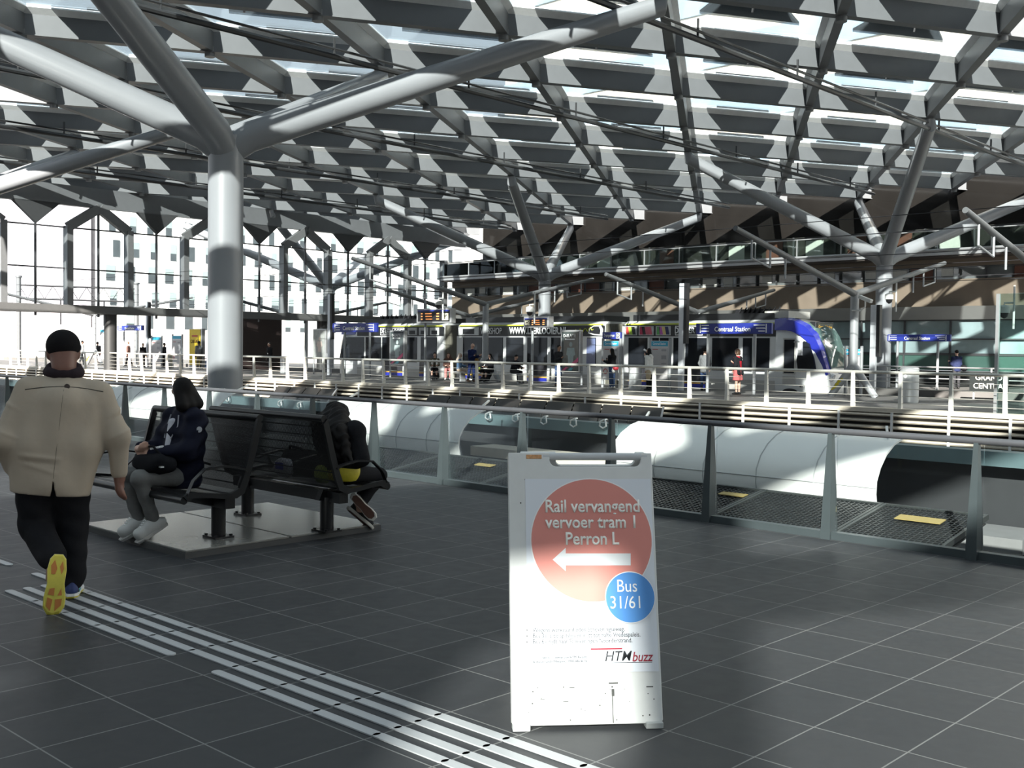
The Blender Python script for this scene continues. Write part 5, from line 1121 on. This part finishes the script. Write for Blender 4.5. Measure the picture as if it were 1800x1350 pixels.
# ---- walking man, seen from behind
g = ground(113, 1052); HDG = R(22)
t = thing('person', 'heavy man in beige jacket and black cap walking away at left', 'person', (g[0], g[1], 0), HDG)
sk = mat('skin_ruddy', (.16, .07, .048), .5, 0, .12, 30)
J = dict(s=1.17, X=V3(1, 0, 0), T=nrm((0, .06, 1)), P=V3(-.065, 0, .88), ch=V3(-.02, .03, 1.16), nb=V3(0, .07, 1.42), hd=V3(-.005, .11, 1.565), lk=nrm((-.05, 1, -.12)))
J.update(shL=V3(-.205, .02, 1.335), shR=V3(.215, .02, 1.305), elL=V3(-.345, -.05, 1.02), wrL=V3(-.30, .07, .83), elR=V3(.32, -.03, 1.03), wrR=V3(.33, .03, .775), faL=nrm((.3, .6, -.6)), faR=nrm((-.03, .05, -1)),
         hpL=V3(-.165, 0, .86), hpR=V3(.035, 0, .86), knL=V3(-.165, .05, .46), knR=V3(.045, .09, .47), anL=V3(-.06, -.23, .30), anR=V3(.045, .05, .10), ftL=nrm((-.1, -.30, -1)), ftR=nrm((.1, 1, -.28)))
S = SDF(.03); head_prims(S, J); S.cone(J['P']-V3(.06, 0, 0), J['P']+V3(.06, 0, 0), .13); S.cone(J['P'], J['ch'], .15, .16)
for q, d in (('L', -1), ('R', 1)):
    S.cone(J['ch']+V3(d*.06, 0, 0), J['sh'+q], .12, .065); S.cone(J['sh'+q], J['el'+q], .055, .045); S.cone(J['el'+q], J['wr'+q], .044, .03)
    hand(S, J['wr'+q], J['fa'+q], 1.08, d, 0, .35, V3(1, 0, 0), .0095); S.cone(J['hp'+q], J['kn'+q], .095, .06); S.cone(J['kn'+q], J['an'+q], .058, .038); S.cone(J['an'+q], J['an'+q]+J['ft'+q]*.12, .036, .03)
S.cone(V3(0, .03, 1.46), V3(0, .07, 1.56), .072, .078)
S.mesh('body', .0065, [sk, eye_m, lip_m], t)
# jacket
jm = mat('jacket_beige', (.36, .30, .235), .85, 0, .05, 18, bump=.08)
S = SDF(.045)
for d in (-1, 1):
    S.cone(V3(d*.10-.075, .0, .70), V3(d*.13-.045, .0, .98), .135, .148); S.cone(V3(d*.13-.045, .0, .98), V3(d*.125-.005, .02, 1.22), .148, .132); S.cone(V3(d*.085, .03, 1.24), V3(d*.175, .02, 1.285-.01*d), .115, .08)
    S.cone(V3(0, .05, 1.385), V3(d*.20, .02, 1.31-.012*d), .06, .06)
S.cone(V3(-.07, -.02, .75), V3(-.01, -.01, 1.23), .16, .148); S.cone(V3(0, .02, 1.26), V3(0, .05, 1.385), .12, .075)
for q, d in (('L', -1), ('R', 1)): S.cone(J['sh'+q]-V3(0, 0, .01), J['el'+q], .078, .068); S.cone(J['el'+q], J['wr'+q]+(J['el'+q]-J['wr'+q])*.08, .068, .052)
fold = lambda P, z0, sl, wd, am, xa, xb: am*np.exp(-((P[..., 2]-z0-sl*P[..., 0])/wd)**2)*np.clip((P[..., 0]-xa)/.06, 0, 1)*np.clip((xb-P[..., 0])/.06, 0, 1)
S.disp = lambda P: (.002*np.sin(P[..., 2]*15+P[..., 0]*30)*np.sin(P[..., 0]*13-P[..., 2]*7)-fold(P, .90, -.12, .012, .008, -.27, .0)+fold(P, .865, -.12, .012, .006, -.27, -.02)-fold(P, .80, -.35, .014, .006, -.24, -.02)-fold(P, 1.0, .6, .013, .006, .24, .46)+fold(P, .965, .6, .012, .005, .24, .46)-fold(P, .88, .5, .012, .005, .24, .46)-fold(P, 1.08, -.5, .014, .006, -.5, -.24)-fold(P, .93, -.4, .014, .006, -.5, -.24)).astype(np.float32)
S.clip((-.10, 0, -1), -.665); S.cut([((0, 1, 0), 0), ((6.5, 0, 1), -.06*6.5+.765), ((-6.5, 0, 1), .06*6.5+.765)])
JS = S; S.mesh('jacket', .0085, jm, t)
seam = mat('seam_brown', (.05, .042, .035), .8)
def seamline(pts, r=.0035):
    mb = MB(); mb.tube([(x, rayhit(JS, x, z)-.001, z) for x, z in pts], r, 6); o = mb.build('seam', seam, t, smooth=True); return o
seamline([(x, 1.335+.012*math.cos(x*9)-.16*x*x-.03*x) for x in np.linspace(-.22, .23, 16)]); seamline([(-.06*(1.33-z)/.55, z) for z in np.linspace(.78, 1.33, 14)], .0010)
y = rayhit(JS, .02, 1.347); mb = MB(); mb.tube([(.02, y+.004, 1.348), (.02, y-.010, 1.348)], [.018, .016], 16); mb.build('button', mat('button_dark', (.05, .035, .03), .4), t, smooth=True)
S = SDF(.02)
for k in range(12): a = 2*PI*k/12; b_ = 2*PI*(k+1)/12; f = lambda a: V3(.085*math.cos(a), .065+.075*math.sin(a), 1.445+.03*math.sin(a)-.012*math.cos(2*a)); S.cone(f(a), f(b_), .034)
S.mesh('collar', .009, fab('dark_plum', (.025, .018, .022)), t)
tr = J['s'] = 1.06; trousers(J, c_black, t, .04, .011, 1.08, upto=.93, top_z=.76); 
# shoes: navy uppers, yellow and orange soles
sole_y = mat('sole_yellow', (.52, .45, .06), .6, 0, .15, 30); sole_o = mat('sole_orange', (.42, .15, .03), .6); sole_w = mat('sole_white', (.6, .6, .58), .6); shoe_n = mat('shoe_navy', (.02, .035, .12), .7, 0, .3, 60); shoe_c = mat('shoe_teal', (.08, .30, .34), .6)
def runner(an, f, up, sc=1.0):
    f = nrm(f); up = nrm(V3(*up)-f*(V3(*up)@f)); r = np.cross(f, up); B = np.stack([r, f, up], 1); o = an-up*.085
    def out(z, k=1.): return [o+r*(x*k*sc*1.12)+f*(yy*k+.01)*sc+up*z for x, yy in ((-.034, -.075), (-.042, -.02), (-.037, .05), (-.046, .12), (-.044, .17), (-.025, .205), (.0, .212), (.028, .20), (.046, .165), (.048, .12), (.037, .05), (.04, -.02), (.034, -.075), (.018, -.098), (-.018, -.098))]
    mb = MB(); mb.loft([out(.0, .95), out(.006), out(.014, 1.03)]); s1 = mb.build('sole', sole_y, t)
    mb = MB(); mb.loft([out(.0145, 1.04), out(.03, 1.0)]); mb.build('midsole', sole_w, t)
    for P in ([(-.028, .12), (-.030, .165), (-.012, .19), (-.006, .13)], [(.006, .19), (.03, .16), (.032, .125), (.004, .13)], [(-.027, .105), (-.022, .075), (-.002, .07), (-.002, .11)], [(.012, .11), (.03, .108), (.025, .07)], [(-.022, .0), (-.026, -.045), (-.012, -.075), (0, -.03), (-.006, .0)], [(.01, -.04), (.02, -.07), (.027, -.03), (.02, .0)]):
        mb = MB(); mb.prism([o+r*x*1.2*sc+f*(yy+.012)*sc+up*-.003 for x, yy in P], up*.004); mb.build('outsole_pad', sole_o, s1)
    S = SDF(.025); S.cone(o+up*.05-f*.05, o+up*.045+f*.16, .038, .028); S.cone(o+up*.10-f*.045, o+up*.075+f*.06, .033, .03); S.clip(-up, -(o@up+.026)); S.mesh('shoe', .007, shoe_n, t)
    mb = MB(); mb.loft([[o+r*x*sx+f*yy+up*z for x, yy, z in ((.043, -.03, .03), (.044, .06, .03), (.038, .02, .075), (.038, -.02, .08))] for sx in (1.0, 1.04)]); mb.loft([[o-r*x*sx+f*yy+up*z for x, yy, z in ((.043, -.03, .03), (.044, .06, .03), (.038, .02, .075), (.038, -.02, .08))] for sx in (1.0, 1.04)]); mb.build('side_flash', shoe_c, t)
runner(V3(-.035, -.30, .235), V3(-.10, -.16, -1), (.0, 1, -.2), 1.14); runner(V3(.048, .05, .088), V3(.1, 1, 0), (0, 0, 1))
# cap
S = SDF(.02); c = J['hd']; S.ell(c+V3(0, -.004, .035), V3(.104, .124, .106)); S.cone(c+V3(-.03, .11, .03), c+V3(.03, .11, .03), .035, .035); S.ell(c+V3(0, .15, .035), V3(.075, .08, .012)); S.clip((0, -.15, -1), -(c[2]-.025)-.15*c[1])
S.mesh('cap', .007, fab('cap_black', (.010, .009, .010)), t)
mb = MB(); mb.tube([c+V3(.092*math.sin(a), -.112*math.cos(a)-.0, -.030) for a in np.linspace(-.75, .75, 9)], .006, 6); mb.build('cap_strap', mat('strap_grey', (.10, .09, .085), .6), t, smooth=True)

# ---- seated woman in navy puffer jacket
a_, b_ = PA+.50-.14, bx(316, 4.5, 830)
t = thing('person', 'seated woman with black bob and navy jacket looking left, bag on her lap', 'person', W(a_, b_, 0), ROT+PI)
sw = SK['light']; TT = nrm((0, -.16, 1))
J = dict(s=.98, X=V3(1, 0, 0), T=TT, P=V3(0, 0, .56), ch=V3(0, -.05, .86), nb=V3(0.01, -.06, 1.06), hd=V3(.015, -.045, 1.225), lk=nrm((.98, .12, -.16)))
J.update(shL=V3(-.175, -.055, 1.0), shR=V3(.175, -.055, 1.0), elL=V3(-.235, .05, .76), elR=V3(.235, .06, .76), wrL=V3(.0, .27, .735), wrR=V3(.10, .30, .77), faL=nrm((1, .15, -.1)), faR=nrm((-1, .1, .05)),
         hpL=V3(-.09, .0, .54), hpR=V3(.09, 0, .54), knL=V3(-.10, .40, .555), knR=V3(.10, .42, .565), anL=V3(-.06, .25, .19), anR=V3(.09, .30, .19), ftL=nrm((.05, 1, -.55)), ftR=nrm((.12, 1, -.5)))
body(J, sw, t, .007, 1., (.6, .6), .022)
nv = mat('puffer_navy', (.0065, .0075, .018), .8, 0, .2, 30, bump=.1, spec=.15)
S = SDF(.045)
for d in (-1, 1): S.cone(V3(d*.075, -.02, .50), V3(d*.095, -.05, .86), .125, .13); S.cone(V3(d*.05, -.05, .90), J['shL' if d < 0 else 'shR'], .11, .085)
S.cone(V3(0, -.0, .52), V3(0, -.05, .9), .14, .14); S.cone(V3(0, -.06, .95), V3(0, -.065, 1.03), .10, .085)
for q in 'LR': S.cone(J['sh'+q], J['el'+q], .082, .074); S.cone(J['el'+q], J['wr'+q]+(J['el'+q]-J['wr'+q])*.12, .074, .052)
S.cone(V3(-.07, -.07, 1.05), V3(.07, -.07, 1.05), .06)
S.disp = lambda P: (.006*np.sin(P[..., 2]*52+P[..., 1]*18)+.003*np.sin(P[..., 0]*45+P[..., 2]*20)).astype(np.float32)
S.clip((0, 0, -1), -.445); NS = S; S.mesh('jacket', .009, nv, t)
trousers(J, fab('grey_jeans', (.15, .15, .145)), t, .008, .010, 1., upto=.97)
S = SDF(.02); S.cone(V3(.0, .075, .72), V3(.0, .055, .98), .055, .035); S.mesh('white_top', .010, fab('white_knit', (.55, .55, .60)), t)
hair(J, hair_b, t, 'bob', .008)
for q, d in (('L', -1), ('R', 1)):     # pale trainers with laces
    a = J['an'+q]; f = J['ft'+q]; up = nrm(V3(0, 0, 1)-f*f[2]); r = np.cross(f, up); o = a-up*.075
    S = SDF(.025); S.cone(a-f*.045-V3(0, 0, .03), a+f*.15-V3(0, 0, .010), .050, .042); S.cone(a-V3(0, 0, .015), a+f*.06-V3(0, 0, .0), .050, .046); S.cone(o+up*.045-f*.045, o+up*.035+f*.15, .044, .036); S.clip(-up, -(o@up+.006)); S.clip(V3(0, 0, 1), a[2]+.028); sh = S.mesh('shoe', .007, mat('trainer_white', (.50, .50, .48), .55, 0, .06, 40), t)
    mb = MB(); ring = lambda z, k: [o+r*x*k+f*(yy*k+.01)+up*z for x, yy in ((-.038, -.085), (-.044, .0), (-.041, .06), (-.044, .13), (-.024, .19), (.024, .19), (.044, .13), (.041, .06), (.044, 0), (.038, -.085))]
    mb.loft([ring(-.006, .98), ring(.014, 1.04), ring(.022, 1.0)]); mb.build('sole', mat('trainer_sole', (.42, .41, .39), .6), t)
    mb = MB()
    for k in range(5): p = o+f*(.06+.02*k)+up*(.128-.008*k); mb.tube([p-r*.018, p+up*.006, p+r*.018+f*.008], .004, 5)
    mb.build('laces', letter_white, sh, smooth=True)
mb = MB(); p = J['elL']+(J['shL']-J['elL'])*.72; mb.tube([p+V3(-.078, -.0, 0), p+V3(-.088, .0, 0)], .024, 20); o = mb.build('sleeve_badge', mat('badge_grey', (.38, .39, .42), .5), t); o['label'] = 'round pale badge on the sleeve'
mb = MB()
for k in range(7): p = J['elL']+(J['wrL']-J['elL'])*(.62+.045*k)+V3(-.02, .02, .052-.002*k); mb.box(tuple(p), (.014, .02, .016))
o = mb.build('sleeve_print', letter_white, t); o['label'] = 'white marks along the cuff'
mb = MB(); mb.tube([(-.06, .035, 1.04), (-.09, .06, .95), (-.05, .10, .85)], .006, 6); mb.tube([(.06, .035, 1.04), (.08, .06, .95), (.05, .10, .85)], .006, 6); mb.build('zip', mat('zip_grey', (.3, .3, .34), .4), t)
bag_t = thing('handbag', 'black soft handbag on the lap of the woman in navy', 'bag', W(a_-.24, b_+.03, .60), ROT+PI)
blob('body', cl_black, (0, 0, .06), (.24, .12, .085), 12).build('body', cl_black, bag_t, smooth=True); mb = MB(); mb.tube([(-.15, .0, .12), (-.05, .03, .2), (.08, .03, .19), (.17, 0, .11)], .010, 8); mb.build('handle', cl_black, bag_t, smooth=True); mb = MB(); mb.box((-.22, .05, .05), (.03, .03, .012)); mb.build('clasp', hook_m, bag_t)

# ---- person hunched over at the right end of the far bench
a_, b_ = PA+1.31+.20, PBb-.12
t = thing('person', 'hunched person with long wavy black hair at the right bench end', 'person', W(a_, b_, 0), ROT)
J = dict(s=1.0, X=nrm((1, .1, 0)), T=nrm((-.05, .2, 1)), P=V3(.06, .0, .55), ch=V3(.05, .03, .80), nb=V3(-.03, .08, .95), hd=V3(-.15, .11, 1.0), lk=nrm((-.70, .55, -.45)))
J.update(shL=V3(-.13, .10, .90), shR=V3(.20, .03, .90), elL=V3(-.24, .20, .70), elR=V3(.28, .03, .68), wrL=V3(-.25, .30, .64), wrR=V3(.06, .20, .62), faL=nrm((.3, 1, 0)), faR=nrm((-1, .3, 0)),
         hpL=V3(-.02, .02, .53), hpR=V3(.14, .02, .53), knL=V3(-.02, .36, .48), knR=V3(.11, .37, .48), anL=V3(.06, .20, .20), anR=V3(.10, .18, .27), ftL=nrm((.05, .55, -.8)), ftR=nrm((.5, .47, -.72)))
body(J, sw, t, .008, .95)
S = SDF(.05)
for d in (-1, 1): S.cone(V3(.05+d*.075, .0, .62), V3(.0+d*.09, .03, .80), .115, .125); S.cone(V3(d*.04-.03, .05, .84), J['shL' if d < 0 else 'shR'], .11, .085)
S.cone(V3(.05, 0, .62), V3(-.05, .05, .88), .13, .12)
for q in 'LR': S.cone(J['sh'+q], J['el'+q], .08, .07); S.cone(J['el'+q], J['wr'+q], .07, .05)
S.disp = lambda P: (.005*np.sin(P[..., 2]*40+P[..., 0]*25)*np.sin(P[..., 0]*33)).astype(np.float32)
S.clip((0, 0, -1), -.555); S.mesh('jacket', .010, c_black, t)
S = SDF(.03); S.cone(V3(-.02, .0, .545), V3(.12, .0, .545), .125); S.clip((0, 0, -1), -.47); S.clip((0, 0, 1), .60); o = S.mesh('shirt', .010, mat('cloth_yellow', (.55, .46, .03), .6, 0, .2, 30, bump=.2), t); o['label'] = 'yellow shirt hem under the jacket'
trousers(J, c_black, t, .012, .011, .95)
S = SDF(.035); c = J['hd']; S.ell(c+V3(.0, -.01, .03), V3(.10, .115, .105)); S.ell(V3(.07, -.05, .86), V3(.17, .085, .13)); S.ell(V3(.0, .0, .95), V3(.15, .09, .10)); rnd = random.Random(4)
for i in range(34):
    u_ = i/33; x = 0; p = V3(-.14+.17*u_, .06-.06*u_, 1.04-.04*u_); e = V3(-.16+.46*u_, -.10-.05*math.sin(u_*PI), .80-.10*rnd.random()-.06*u_)
    m_ = (p+e)/2+V3(.03*u_, -.07, .04); S.cone(p, m_, .055, .05); S.cone(m_, e, .05, .022)
S.disp = lambda P: (.006*np.sin(P[..., 2]*70+np.sin(P[..., 0]*60)*2)+.004*np.sin(P[..., 0]*110)).astype(np.float32)
S.mesh('hair', .009, hair_b, t)
can = mat('canvas_black', (.015, .015, .017), .8); rub = mat('rubber_white', (.55, .53, .48), .6); brn = mat('sole_brown', (.10, .045, .03), .7)
def plimsoll(an, f, up):
    f = nrm(f); up = nrm(V3(*up)-f*(V3(*up)@f)); r = np.cross(f, up); o = an-up*.065
    ring = lambda z, k: [o+(r*x+f*(yy-.05))*k+f*.05+up*z for x, yy in ((-.03, -.09), (-.036, -.03), (-.032, .04), (-.043, .11), (-.04, .16), (-.02, .19), (.02, .19), (.04, .16), (.043, .11), (.032, .04), (.036, -.03), (.03, -.09), (.0, -.105))]
    mb = MB(); mb.loft([ring(0, .98), ring(.006, 1.03), ring(.024, 1.03), ring(.026, .99)]); s_ = mb.build('sole', rub, t); mb = MB(); mb.loft([ring(-.003, .86), ring(.002, .86)]); mb.build('tread', brn, s_)
    S = SDF(.02); S.cone(o+up*.045-f*.05, o+up*.042+f*.15, .036, .026); S.cone(o+up*.08-f*.045, o+up*.06+f*.05, .036, .03); S.clip(-up, -(o@up+.022)); S.mesh('shoe', .008, can, t)
plimsoll(J['anL']+V3(0, 0, -.01), V3(.3, .55, -.55), (-.1, .3, 1)); plimsoll(J['anR']+V3(.02, -.02, 0), V3(.5, .47, -.72), (-.775, .63, .1))
